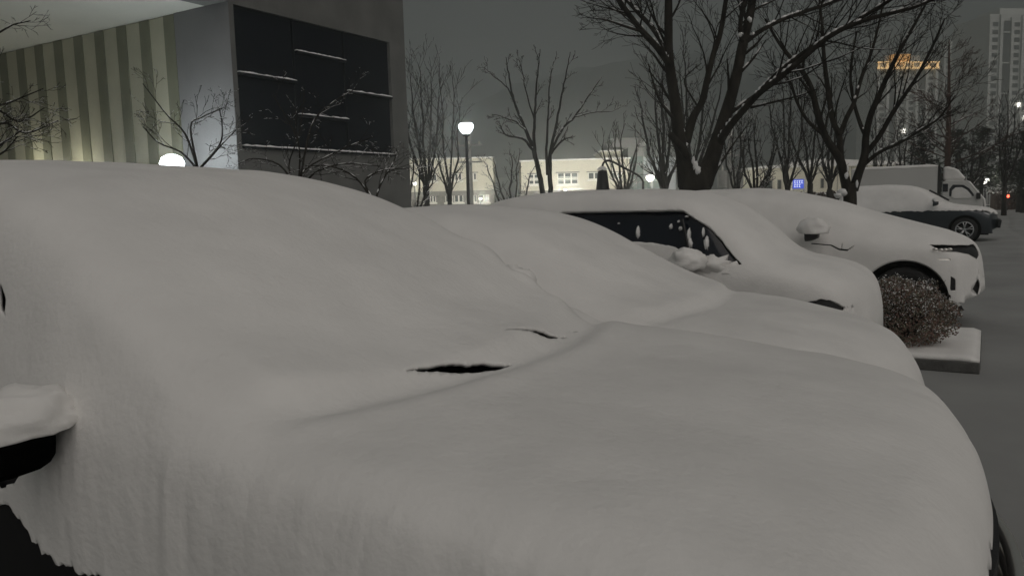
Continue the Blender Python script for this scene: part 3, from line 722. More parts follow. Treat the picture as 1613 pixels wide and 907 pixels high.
# ------------------------------------------------------------------ kerbed island and bush
def island():
    x0, x1, y0, y1 = -6.0, 0.0, 7.69, 9.42
    r = tag(empty("kerbed_island", ((x0+x1)/2, (y0+y1)/2, 0)), "kerbed island under smooth snow between the hatchback and the pale sporty car", "traffic island")
    cx, cy = (x0+x1)/2, (y0+y1)/2; n = 6; Lk = (x1-x0)/n
    for k in range(n):
        for (a, b) in ((y0, y0+0.15), (y1-0.15, y1)):
            MB().box(x0+k*Lk+0.003-cx, x0+(k+1)*Lk-0.003-cx, a-cy, b-cy, 0, 0.10).obj("kerb_stone", "kerb", r, bevel=0.012)
    for k in range(2): MB().box(x1-0.15-cx, x1-cx, y0+0.152+k*0.715-cy, y0+0.152+(k+1)*0.71-cy, 0, 0.10).obj("kerb_stone", "kerb", r, bevel=0.012)
    MB().box(x0-cx, x1-0.152-cx, y0+0.152-cy, y1-0.152-cy, 0, 0.07).obj("soil", "kerb", r)
    s = MB(); nx, ny = 80, 40
    for i in range(nx+1):
        for j in range(ny+1):
            x = x0+(x1-x0)*i/nx; y = y0+(y1-y0)*j/ny; e = min((x-x0), (x1-x), (y-y0), (y1-y))
            z = 0.107+0.040*min(1, (e/0.02+0.02))**0.5+0.008*noise.noise(Vector((x*3, y*3, 1)))
            ins = 0.006
            s.v.append((min(max(x, x0+ins), x1-ins)-cx, min(max(y, y0+ins), y1-ins)-cy, z))
    base = len(s.v)
    for i in range(nx):
        for j in range(ny): a = i*(ny+1)+j; s.f.append((a, a+ny+1, a+ny+2, a+1))
    o = s.obj("snow_cap", "snow", r, smooth=True); md = o.modifiers.new("t", 'SOLIDIFY'); md.thickness = 0.04; md.offset = -1
island()

def leaf_cloud(rng, n, center, rad, size, top=False):
    mb = MB()
    for _ in range(n):
        while True:
            d = np.array([rng.uniform(-1, 1) for _ in range(3)]); l = np.linalg.norm(d)
            if 0.05 < l <= 1: break
        l2 = l**0.45; d = d/l*l2*(1+0.22*noise.noise(Vector(d/l*2.3))+0.16*noise.noise(Vector(d/l*5.5)))
        if top and d[2] < -0.1 and rng.random() < 0.7: d[2] = -d[2]
        p = np.array(center)+d*np.array(rad)
        s = size*rng.uniform(.6, 1.4); a = np.array([rng.gauss(0, 1) for _ in range(3)]); a /= np.linalg.norm(a)
        b = np.cross(a, [rng.gauss(0, 1) for _ in range(3)]); b /= (np.linalg.norm(b)+1e-9); c = np.cross(a, b)*0.2
        mb.add([p-a*s, p-b*s*.5+c*s, p+a*s, p+b*s*.5+c*s], [(0, 1, 2), (0, 2, 3)])
    return mb
def bush():
    rng = random.Random(12); c = (-0.66, 8.26, 0.08)
    r = tag(empty("round_bush", c), "round brown bush flecked with snow on the kerbed island", "bush")
    st = MB()
    for _ in range(70):
        a = rng.uniform(0, 2*pi); q = rng.uniform(0.1, 1); p = [(0.05*cos(a), 0.05*sin(a), 0)]
        e = (0.42*q*cos(a), 0.42*q*sin(a), rng.uniform(.3, .66)); p += [(e[0]*.5, e[1]*.5, e[2]*.6), e]
        st.tube(p, [.008, .005, .002], 4)
    st.obj("stems", "bark", r)
    leaf_cloud(rng, 6500, (0, 0, .32), (.44, .44, .34), .013).obj("foliage", "leaf_green", r)["kind"] = "stuff"
    leaf_cloud(rng, 6500, (0, 0, .31), (.45, .45, .34), .013).obj("dry_foliage", "leaf_brown", r)["kind"] = "stuff"
    leaf_cloud(rng, 2600, (0, 0, .345), (.445, .445, .345), .009, True).obj("snow_flecks", "snow_fine", r)["kind"] = "stuff"
    tw = MB()
    for _ in range(14):
        a = rng.uniform(0, 2*pi); b = np.array([.36*cos(a), .36*sin(a), .45+rng.uniform(-.1, .15)]); e = b+np.array([.07*cos(a), .07*sin(a), rng.uniform(.02, .09)])
        tw.tube([b, e], [.003, .0015], 4)
        for _ in range(4): tw.add([e+np.array([rng.gauss(0, .012) for _ in range(3)]) for _ in range(3)], [(0, 1, 2)])
    tw.obj("stray_twigs", "bark", r)["kind"] = "stuff"
bush()

# ------------------------------------------------------------------ trees
class Tree:
    def __init__(s, seed): s.rng = random.Random(seed); s.b = MB(); s.t = MB(); s.s = MB()
    def limb(s, pts, rad, k=8, snow=0.0, trunk=False):
        (s.t if trunk else s.b).tube(pts, rad, k)
        if snow > 0:
            run = []; rr = []
            for i in range(len(pts)-1):
                a, b = np.asarray(pts[i], float), np.asarray(pts[i+1], float); d = b-a; l = np.linalg.norm(d)
                flat = 1-abs(d[2])/(l+1e-9)
                if flat > 0.12 and s.rng.random() < snow:
                    ra, rb = rad[i], rad[i+1]
                    s.s.tube([a+np.array([0, 0, ra*.75]), (a+b)/2+np.array([0, 0, (ra+rb)*.45]), b+np.array([0, 0, rb*.75])], [ra*.55, (ra+rb)*.42, rb*.5], 5)
    def grow(s, p, d, L, r, lvl, prm):
        rng = s.rng; n = prm.get('seg', 5) if lvl < 2 else 3; pts = [np.asarray(p, float)]; rad = [r]; d = np.asarray(d, float); d /= np.linalg.norm(d)
        for i in range(n):
            d = d + np.array([rng.gauss(0, prm['wig']) for _ in range(3)]) + np.array([0, 0, prm['up']]); d /= np.linalg.norm(d)
            pts.append(pts[-1]+d*L/n); rad.append(max(r*(1-(i+1)/n*(0.72 if lvl < prm['max'] else 0.85)), prm['rmin']))
        s.limb(pts, rad, 6 if lvl == 0 else (5 if lvl == 1 else 3), prm.get('snow', 0) if r > prm.get('srmin', 0.0) else 0)
        s.kids(pts, rad, L, lvl, prm)
    def kids(s, pts, rad, L, lvl, prm, t0=0.25):
        if lvl >= prm['max']: return
        rng = s.rng; n = len(pts)-1; m = prm['kids'][min(lvl, len(prm['kids'])-1)]
        for k in range(m):
            t = t0+(1-t0)*(k+rng.random())/m; u = min(t*n, n-1e-3); i = int(u); q = u-i
            p = pts[i]*(1-q)+pts[i+1]*q; r = (rad[i]*(1-q)+rad[i+1]*q)
            d = pts[i+1]-pts[i]; d = d/np.linalg.norm(d)
            a = np.array([rng.gauss(0, 1) for _ in range(3)]); a = a-d*(a@d); a /= np.linalg.norm(a); ang = radians(prm['ang'])*rng.uniform(.6, 1.35)
            s.grow(p, d*cos(ang)+a*sin(ang), L*prm['ratio']*rng.uniform(.65, 1.2)*(1.1-0.5*t), max(r*prm.get('thin', .5), prm['rmin']), lvl+1, prm)
    def finish(s, name, loc, label, m="bark_far", group=None, cat="tree"):
        r = tag(empty(name, loc), label, cat, group); off = np.array(loc, float)
        for mb, nm, mm in ((s.t, "trunk", m), (s.b, "crown", m), (s.s, "branch_snow", "snow_fine")):
            if mb.v:
                mb.v = [(v[0]-off[0], v[1]-off[1], v[2]-off[2]) for v in mb.v]; o = mb.obj(nm, mm, r, smooth=True)
                if nm == "branch_snow": o["kind"] = "stuff"
        return r
def smooth_poly(pts, n=4):
    pts = [np.asarray(p, float) for p in pts]; c = [2*pts[0]-pts[1]]+pts+[2*pts[-1]-pts[-2]]; out = []
    for i in range(1, len(c)-2):
        for k in range(n):
            t = k/n; a, b, cc, d = c[i-1:i+3]
            out.append(0.5*((2*b)+(-a+cc)*t+(2*a-5*b+4*cc-d)*t*t+(-a+3*b-3*cc+d)*t**3))
    out.append(pts[-1]); return out
def lerp_r(rs, n): return list(np.interp(np.linspace(0, 1, n), np.linspace(0, 1, len(rs)), rs))

def big_tree():
    D = 13.5; T = Tree(21); k = D/FPX
    def L(px, rs, dd=(0, 0), kk=9, snow=0.0, trunk=False, kids=None, n=5):
        pts = [at(x, y, D+dd[0]+(dd[1]-dd[0])*i/(len(px)-1)) for i, (x, y) in enumerate(px)]
        P = smooth_poly(pts, n); R = lerp_r([q*k*.78 for q in rs], len(P))
        wob_ = [0.012*noise.noise(Vector(p*3)) for p in P]
        T.limb(P, [r_*(1+6*w_) for r_, w_ in zip(R, wob_)], kk, snow, trunk)
        if kids: T.kids(P, R, kids['L'], 0, kids, t0=kids.get('t0', .35))
    tw = dict(kids=[9, 6, 3], max=3, ang=36, ratio=.62, wig=.10, up=.05, rmin=.0030, L=2.0, snow=.2, srmin=.008, thin=.36)
    tw2 = dict(tw, kids=[13, 6, 3], L=2.2)
    g = at(1094, 300, D)
    base = np.array([g[0], g[1], 0])
    P = [base, base*0.55+np.array([*at(1094, 296, D)[:2], at(1094, 296, D)[2]])*.45, at(1094, 296, D), at(1092, 268, D)]
    T.limb(smooth_poly(P, 4), lerp_r([32*k, 26*k, 24*k, 23*k], 13), 14, 0, True)
    L([(1084, 292), (1078, 262), (1074, 240), (1068, 205), (1064, 165), (1057, 120), (1053, 85), (1053, 50), (1053, 0), (1054, -60)], [21, 16, 13, 12, 11, 10, 9, 8, 7, 5], (0, -.8), 10, kids=tw, trunk=False)
    L([(1104, 292), (1118, 258), (1130, 222), (1145, 175), (1160, 120), (1170, 70), (1182, 20), (1192, -50)], [22, 17, 15, 13, 11, 10, 9, 6], (0, .6), 10, kids=tw)
    L([(1080, 225), (1092, 185), (1106, 160), (1114, 125), (1124, 85), (1134, 55), (1142, 10), (1148, -40)], [10, 8, 7, 6, 5.5, 5, 4.5, 3], (0, -.5), 8, kids=tw)
    L([(1126, 238), (1145, 205), (1170, 175), (1195, 148), (1225, 125), (1265, 92), (1310, 55), (1370, 30), (1440, 12), (1490, -10)], [9, 8, 7, 6, 6, 5, 4.5, 4, 3, 2], (.2, -2.2), 8, .5, kids=tw2)
    L([(1195, 148), (1230, 112), (1275, 78), (1330, 44), (1390, 8), (1430, -20)], [6, 5.5, 5, 4, 3, 2], (-.6, -2.0), 7, .5, kids=tw2)
    L([(1057, 105), (1035, 75), (1012, 50), (990, 22), (968, -10)], [7, 6, 5.5, 5, 4], (-.5, -1.3), 8, .55, kids=tw)
    L([(1048, 75), (1028, 45), (1005, 20), (985, -2)], [6, 5, 4.5, 4], (-.4, .4), 8, .5, kids=dict(tw, L=1.2))
    L([(1012, 50), (985, 42), (955, 32), (925, 28)], [3.2, 2.4, 1.6, .9], (-1.0, -1.6), 5, .3, kids=dict(tw, L=.7, kids=[6, 3]))
    L([(1172, 68), (1200, 48), (1240, 28), (1300, 8), (1360, -15)], [6, 5, 4.5, 4, 3], (.4, 1.2), 7, .4, kids=tw2)
    L([(1170, 70), (1166, 40), (1172, 0)], [6, 5, 4], (.4, .2), 7, kids=dict(tw, L=1.0))
    L([(1182, 170), (1215, 162), (1255, 152), (1290, 140)], [2.6, 2.2, 1.5, .8], (-.3, -.8), 5, .3, kids=dict(tw, L=.7, kids=[6, 3]))
    L([(1100, 170), (1078, 130), (1092, 110), (1105, 100)], [2.2, 1.8, 1.3, .8], (0, .5), 5, kids=dict(tw, L=.6, kids=[5, 3]))
    L([(1120, 292), (1128, 270), (1150, 235), (1175, 200)], [4, 3.4, 2.4, 1.2], (.8, 1.6), 6, .3, kids=dict(tw, L=1.0))
    # sawn stub and lodged snow
    L([(1083, 248), (1070, 228), (1056, 212)], [8, 7, 6.5], (-.25, -.55), 9)
    for (x, y, a, b_, c) in ((1076, 226, 6, 8, 5), (1073, 207, 5, 8, 7), (1064, 214, 6, 4, 4), (1068, 236, 3, 4, 5), (1095, 264, 5, 9, 9), (1092, 254, 3, 6, 9), (1051, 90, 3.5, 4, 4), (1050, 27, 4, 5, 5), (1181, 32, 3, 4, 5), (1166, 56, 4, 2.5, 4), (1204, 137, 6, 2.5, 4)):
        p = at(x, y, D-0.22 if y > 150 else D-.55)
        for q in range(3): blob(T.s, p+np.array([T.rng.gauss(0, a*k*.35), 0, T.rng.gauss(0, b_*k*.35)]), k, (a*.8, a*.8, b_*.75), 12, 9, .6, x*.3+q, 2.4)
    T.finish("large_tree", tuple(base), "large bare tree with forked snow-caught trunk, thickest trunk in view", "bark")
big_tree()

def vase_tree():
    D = 17.0; T = Tree(33); k = D/FPX
    tw = dict(kids=[10, 6, 3], max=3, ang=28, ratio=.60, wig=.09, up=.08, rmin=.0036, L=2.0, snow=.2, srmin=.008, thin=.42)
    def L(px, rs, dd=(0, 0), kk=8, snow=.1, kids=tw, trunk=False):
        pts = [at(x, y, D+dd[0]+(dd[1]-dd[0])*i/(len(px)-1)) for i, (x, y) in enumerate(px)]
        P = smooth_poly(pts, 5); R = lerp_r([q*k for q in rs], len(P)); T.limb(P, R, kk, snow, trunk)
        if kids: T.kids(P, R, kids['L'], 0, kids, t0=.3)
    g = at(1339, 314, D); base = np.array([g[0], g[1], 0])
    T.limb([base, base*.5+np.array(g)*.5, at(1339, 314, D), at(1338, 290, D)], [13*k, 11*k, 10*k, 10*k], 12, 0, True)
    L([(1335, 300), (1328, 270), (1322, 250), (1300, 215), (1288, 180), (1278, 140), (1262, 110), (1240, 85), (1222, 60), (1205, 30)], [8, 7, 6.5, 5.5, 5, 4.2, 3.6, 3, 2.2, 1.4], (0, -.8), kids=tw)
    L([(1324, 255), (1322, 215), (1312, 190), (1304, 140), (1298, 90), (1295, 40), (1290, -10)], [5.5, 5, 4.5, 4, 3.2, 2.4, 1.5], (0, .8))
    L([(1322, 215), (1334, 185), (1346, 160), (1358, 120), (1372, 85), (1384, 40), (1392, 0)], [4.2, 3.8, 3.4, 3, 2.4, 1.8, 1.2], (.1, 1))
    L([(1344, 300), (1352, 275), (1362, 245), (1364, 215), (1372, 180), (1385, 150), (1400, 115), (1420, 75), (1440, 40), (1462, 0)], [7.5, 6.5, 6, 5.2, 4.6, 4, 3.4, 2.8, 2.2, 1.4], (0, -.6))
    L([(1362, 245), (1385, 215), (1405, 180), (1425, 150), (1445, 120), (1468, 75), (1488, 30)], [4.4, 4, 3.5, 3, 2.6, 2, 1.2], (0, -1.4), snow=.3)
    L([(1364, 215), (1355, 195), (1346, 165), (1340, 130), (1342, 90), (1350, 50)], [3.6, 3.2, 2.7, 2.3, 1.8, 1.2], (.2, .9))
    L([(1358, 262), (1385, 240), (1415, 226), (1450, 205), (1480, 185), (1505, 150)], [3.4, 3, 2.5, 2, 1.6, .9], (0, -1.2), snow=.35)
    L([(1300, 215), (1272, 190), (1255, 160), (1245, 130), (1225, 110)], [3.2, 2.6, 2.1, 1.6, 1], (-.2, -1.5))
    for (x, y, a, b_) in ((1333, 276, 3.5, 6), (1335, 266, 2.5, 4), (1350, 290, 2, 6), (1327, 303, 7, 6), (1320, 308, 6, 4)):
        p = at(x, y, D-.14); blob(T.s, p, k, (a, a, b_), 12, 8, .35, x*.3, 2.0)
    T.finish("vase_tree", tuple(base), "bare vase-shaped tree with many thin upswept limbs, left of the box truck", "bark")
vase_tree()

def bare_tree(px, D, top, spread, stems, seed, label, snow=0.3, name="bare_tree", m="bark_far", r0=4.0, up=.10, kids=(9, 4, 2), ang=34, lean=0.0, group="bare trees behind the cars", ratio=.5, start=0.28):
    T = Tree(seed); rng = T.rng; k = D/FPX
    g = at(px, 310, D); base = np.array([g[0], g[1], 0.0]); topz = at(px, top, D)[2]
    right = np.array([_rt0[0], _rt0[1], 0]); deep = np.array([_fw0[0], _fw0[1], 0])
    prm = dict(kids=list(kids), max=len(kids), ang=ang, ratio=.6, wig=.09, up=up*.6, rmin=max(.003, .30*k), snow=snow, srmin=.0)
    Hh = topz
    zs = Hh*start*rng.uniform(.85, 1.1)
    T.limb([base, base+np.array([0, 0, zs*.5]), base+np.array([0, 0, zs])], [r0*k*1.25, r0*k*1.05, r0*k], 9, 0, True)
    for i in range(stems):
        f = (i+.5)/stems*2-1+rng.uniform(-.15, .15); dz = rng.uniform(-.6, .6)
        q = base+np.array([0, 0, zs*rng.uniform(.8, 1.0)]); sp = spread*k*.5
        e = base+right*(f*sp+lean)+deep*dz*sp; e[2] = Hh*(1-.18*abs(f)-.08*rng.random())
        mid = q*.55+e*.45; mid = mid+right*f*sp*.12; mid[2] -= (e[2]-q[2])*.02
        P = smooth_poly([q, q*.8+mid*.2+np.array([0, 0, .1]), mid, mid*.4+e*.6+right*rng.gauss(0, .1), e], 3)
        P = [p+np.array([rng.gauss(0, .02) for _ in range(3)]) for p in P]
        R = lerp_r([r0*k*.72, r0*k*.5, r0*k*.3, prm['rmin']], len(P)); T.limb(P, R, 6, snow)
        T.kids(P, R, (e[2]-q[2])*ratio, 0, prm, t0=.2)
    return T.finish(name, tuple(base), label, m, group)
bare_tree(672, 27, 70, 75, 5, 41, "slim upright bare tree hugging the dark building's corner, lit snow on its branches", .45, r0=4.5, kids=(10, 4, 2), ang=28)
bare_tree(708, 29, 95, 62, 4, 42, "slim bare tree just left of the bright round street lamp", .35, r0=3.5, kids=(9, 4), ang=30)
bare_tree(648, 24, 215, 80, 5, 43, "low bare tree with bright snow-lined branches at the dark building's corner", .95, r0=4.0, kids=(7, 3), ang=42, up=.03)
def traced_tree(name, label, D, seed, base_px, base_r, limbs, tw, m="bark_far", group=None):
    T = Tree(seed); k = D/FPX
    for bx, by in base_px:
        g = at(bx, by, D); base = np.array([g[0], g[1], 0]); T.limb([base, base*.5+g*.5, g], [base_r*k*1.15, base_r*k*1.05, base_r*k], 10, 0, True)
    for px, rs, dd in limbs:
        P = smooth_poly([at(x, y, D+dd*i/(len(px)-1)) for i, (x, y) in enumerate(px)], 5); P = [p+np.array([T.rng.gauss(0, .006*D/20) for _ in range(3)]) for p in P]
        R = lerp_r([q*k for q in rs], len(P)); T.limb(P, R, 7, tw.get('snow', .2)); T.kids(P, R, tw['L'], 0, tw, t0=.3)
    T.finish(name, tuple(base), label, m, group)
traced_tree("bare_tree", "wide-crowned bare tree standing alone right of the bright street lamp", 22, 44, [(855, 303), (867, 303)], 4.2, [
    ([(855, 305), (848, 268), (840, 235), (828, 205), (815, 175), (806, 145), (800, 110), (797, 90)], [4.4, 4, 3.4, 2.6, 2, 1.6, 1.1, .6], .4),
    ([(846, 262), (841, 225), (842, 185), (845, 140), (848, 105), (851, 78)], [3.2, 2.6, 2, 1.5, 1, .5], -.6),
    ([(867, 305), (866, 265), (868, 235), (876, 200), (885, 150), (893, 112), (898, 82)], [4, 3.4, 2.6, 2, 1.5, 1, .5], -.3),
    ([(868, 238), (885, 205), (905, 185), (925, 155), (948, 122)], [2.2, 1.8, 1.5, 1.1, .5], .6),
    ([(862, 275), (861, 225), (864, 180), (866, 130), (872, 98)], [2.4, 2, 1.5, 1.1, .5], .8),
    ([(840, 237), (822, 218), (797, 213), (787, 196)], [2.2, 1.8, 1.3, .7], -.7), ([(828, 205), (808, 190), (775, 180)], [1.4, 1.1, .5], .5),
    ([(868, 242), (885, 222), (901, 216)], [1.8, 1.4, .8], -.8), ([(815, 175), (800, 140), (775, 118), (762, 106)], [1.3, 1, .7, .4], .3),
    ([(906, 184), (935, 178), (965, 175), (985, 165)], [.9, .7, .5, .35], .8), ([(842, 190), (830, 150), (822, 110), (818, 95)], [1.3, 1, .7, .4], -.3)],
    dict(kids=[5, 4, 2], max=3, ang=34, ratio=.55, wig=.10, up=.05, rmin=.0055, L=.85, snow=.35, thin=.45), group="bare trees behind the cars")
bare_tree(803, 31, 232, 95, 5, 45, "small snow-whitened tree between the two cream blocks", .9, r0=3.4, kids=(8, 3), ang=45, up=.02)
bare_tree(982, 30, 185, 70, 6, 46, "small many-stemmed bare tree behind the black gooseneck lamp", .4, r0=4.2, kids=(6, 3), ang=26)
bare_tree(1046, 30, 95, 95, 5, 47, "bare tree beside the large trunk, above the small lit globe lamp", .3, r0=5.5, kids=(9, 4, 2), ang=30)
bare_tree(1090, 34, 60, 110, 5, 48, "thin bare tree seen through the fork of the large tree", .2, r0=5.0, kids=(9, 4, 2), ang=32)
bare_tree(1192, 31, 165, 90, 5, 49, "low bare tree right of the pole with two boxes", .45, r0=4.4, kids=(9, 4, 2), ang=38)
bare_tree(1160, 36, 150, 60, 4, 50, "thin bare tree close behind the pole with two boxes", .3, r0=3.6, kids=(8, 4), ang=34)
bare_tree(1240, 33, 105, 80, 4, 51, "bare tree standing left of the blue sign", .3, r0=4.0, kids=(9, 4, 2), ang=28)
bare_tree(1276, 34, 120, 70, 4, 52, "bare tree standing right of the blue sign", .3, r0=4.2, kids=(9, 4, 2), ang=28)
bare_tree(1307, 37, 150, 60, 4, 53, "bare tree against the low cream wall, left of the vase-shaped tree", .3, r0=4.6, kids=(9, 4), ang=30)
bare_tree(1425, 46, 190, 70, 5, 54, "bare tree rising behind the box truck's roof", .3, r0=3.4, kids=(9, 4, 2), ang=34)
bare_tree(1384, 52, 170, 60, 4, 55, "thin bare tree in front of the tower with the amber crown", .2, r0=3.0, kids=(9, 4), ang=30)
bare_tree(1528, 47, 205, 60, 5, 56, "spindly bare tree left of the lamp by the far fence", .4, r0=3.0, kids=(9, 4, 2), ang=34)
bare_tree(1582, 46, 150, 60, 5, 57, "spindly bare tree right of the lamp by the far fence", .35, r0=3.4, kids=(9, 4, 2), ang=30)
bare_tree(1605, 52, 180, 55, 4, 58, "spindly bare tree at the right picture edge over the brown hedge", .3, r0=3.2, kids=(9, 4), ang=32)

def shrub_tree(px, py, D, limbs, seed, label, r0=.019):
    T = Tree(seed); b = at(px, py, D); base = np.array([b[0], b[1], 0]); prm = dict(kids=[6, 3, 2], max=3, ang=42, ratio=.6, wig=.14, up=.02, rmin=.0022, snow=.3, thin=.45)
    T.limb([base, base*.5+b*.5, b], [r0*1.5, r0*1.2, r0], 8, 0, True)
    for L_, dd in limbs:
        P = smooth_poly([b]+[at(x, y, D+dd*(i+1)/len(L_)) for i, (x, y) in enumerate(L_)], 4); R = lerp_r([r0*.75, r0*.45, .005], len(P)); T.limb(P, R, 6, .35)
        T.kids(P, R, .75, 0, prm, t0=.2)
    T.finish("twiggy_tree", tuple(base), label, "bark", "small twiggy trees before the dark building")
shrub_tree(312, 268, 9.0, [([(292, 212), (262, 180), (225, 132)], -.4), ([(300, 200), (318, 185), (352, 170)], .3), ([(285, 240), (250, 225), (225, 200)], .2), ([(345, 230), (350, 200), (345, 170)], -.3), ([(330, 250), (352, 225), (372, 205)], .5)], 61, "small twiggy tree crossing the grey pier beside the dazzling floodlight")
shrub_tree(470, 300, 9.5, [([(472, 240), (462, 205), (430, 150)], -.3), ([(490, 200), (520, 165), (560, 140)], .3), ([(440, 260), (400, 250), (375, 258)], .4), ([(500, 270), (545, 258), (600, 262)], -.2), ([(455, 262), (470, 215), (478, 170)], .2), ([(480, 268), (540, 235), (590, 215)], .5)], 62, "small twiggy tree across the middle of the black window bank")
shrub_tree(590, 320, 9.0, [([(575, 285), (605, 268), (640, 266)], .2), ([(560, 280), (520, 262), (480, 262)], -.3), ([(600, 290), (620, 255), (625, 235)], .3)], 63, "low twiggy tree below the right end of the black window bank")
shrub_tree(-60, 262, 7.5, [([(-20, 180), (20, 160), (68, 140)], .1), ([(0, 195), (40, 210), (92, 190)], .3), ([(-10, 235), (20, 215), (35, 205)], -.2), ([(-30, 90), (10, 45), (48, 33)], .3), ([(-15, 175), (30, 192), (70, 170)], .2), ([(-20, 250), (5, 240), (28, 215)], -.3)], 64, "twiggy tree reaching in from the left picture edge", .024)

def dawn_redwood():
    D = 47; T = Tree(71); k = D/FPX; g = at(1491, 300, D); base = np.array([g[0], g[1], 0]); top = at(1495, 62, D)
    P = smooth_poly([base, base*.5+top*.5+np.array([.05, 0, 0]), top], 6); T.limb(P, lerp_r([6*k, 4*k, .8*k], len(P)), 7, 0, True)
    rng = T.rng; prm = dict(kids=[6, 3], max=2, ang=38, ratio=.5, wig=.07, up=.03, rmin=.012, snow=.2)
    right = np.array([_rt0[0], _rt0[1], 0]); deep = np.array([_fw0[0], _fw0[1], 0])
    for i in range(34):
        t = .22+.76*i/34; z = top[2]*t; a = rng.uniform(0, 2*pi); d = right*cos(a)+deep*sin(a)+np.array([0, 0, .45]); T.grow(base+(top-base)*t, d, (1-t)*5.0+.7, .045*(1-t)+.015, 0, prm)
    T.finish("conical_tree", tuple(base), "tall straight-trunked conical tree with reddish bark, right of the amber-crowned tower", "bark_red")
dawn_redwood()

def pine(px, D, top, spread, seed, label):
    rng = random.Random(seed); k = D/FPX; g = at(px, 300, D); H_ = at(px, top, D)[2]; W_ = spread*k*.5
    r = tag(empty("evergreen_tree", (g[0], g[1], 0)), label, "tree", "dark evergreens behind the box truck")
    MB().tube([(0, 0, 0), (0.05, 0, H_*.5), (0, 0, H_*.93)], [.16, .11, .03], 8).obj("trunk", "bark_far", r)
    mb = MB(); sn = MB(); br = MB()
    for i in range(60):
        t = .22+.78*rng.random(); L = W_*(1.15-t*.85)*rng.uniform(.7, 1.2); a = rng.uniform(0, 2*pi); z = H_*t
        e = np.array([L*cos(a), L*sin(a), z+L*.12]); s0 = np.array([0, 0, z-.05]); br.tube([s0, e], [.03, .01], 3)
        for j in range(34):
            q = rng.uniform(.2, 1.05); p = s0+(e-s0)*q+np.array([rng.gauss(0, .16), rng.gauss(0, .16), rng.gauss(0, .11)])
            s_ = rng.uniform(.10, .22); A = np.array([rng.gauss(0, 1), rng.gauss(0, 1), rng.gauss(0, .5)]); A /= np.linalg.norm(A); B = np.cross(A, [rng.gauss(0, .4), rng.gauss(0, .4), 1]); B /= np.linalg.norm(B)
            (sn if rng.random() < .035 else mb).add([p-A*s_, p-B*s_*.35, p+A*s_, p+B*s_*.35], [(0, 1, 2, 3)])
    br.obj("limbs", "bark_far", r); mb.obj("crown", "needle", r); sn.obj("crown_snow", "snow_fine", r)["kind"] = "stuff"
pine(1452, 50, 196, 74, 81, "dark evergreen directly behind the truck's cargo box end")
pine(1505, 54, 205, 60, 82, "dark evergreen right beside the conical tree's trunk")
pine(1545, 56, 204, 64, 83, "dark evergreen above the lamp by the far fence")
pine(1580, 60, 215, 54, 84, "dark evergreen in front of the tall pale tower's left half")
pine(1612, 50, 205, 56, 85, "dark evergreen cut by the right picture edge")

# ------------------------------------------------------------------ cream blocks behind
def facade_frame(name, px, D, label, cat="building"):
    g = at(px, 320, D); return tag(empty(name, (g[0], g[1], 0), YAW), label, cat)
def fx(px, px0, D): return (px-px0)*D/FPX
def fz(px, py, D): return at(px, py, D)[2]
def window_at(par, px0, D, x0, x1, y0, y1, cols, rows=1, rail=False, hood=True):
    a, b = fx(x0, px0, D), fx(x1, px0, D); z1, z0 = fz(x0, y0, D), fz(x0, y1, D)
    w = MB().box(a, b, -.10, -.02, z0, z1).obj("window", "trim_white", par)
    cw = (b-a)/cols; rh = (z1-z0)/rows
    for i in range(cols):
        for j in range(rows):
            MB().box(a+i*cw+.07, a+(i+1)*cw-.07, -.115, -.103, z0+j*rh+.07, z0+(j+1)*rh-.06).obj("pane", "pane", w)
    MB().box(a-.12, b+.12, -.24, -.003, z0-.16, z0-.01).obj("sill", "trim_white", w)
    if hood: MB().box(a-.15, b+.15, -.22, -.003, z1+.01, z1+.09).obj("hood", "stone_band", w)
    if rail:
        for t in (.35, .62): MB().box(a-.05, b+.05, -.30, -.27, z0+(z1-z0)*t, z0+(z1-z0)*t+.04).obj("rail", "trim_white", w)
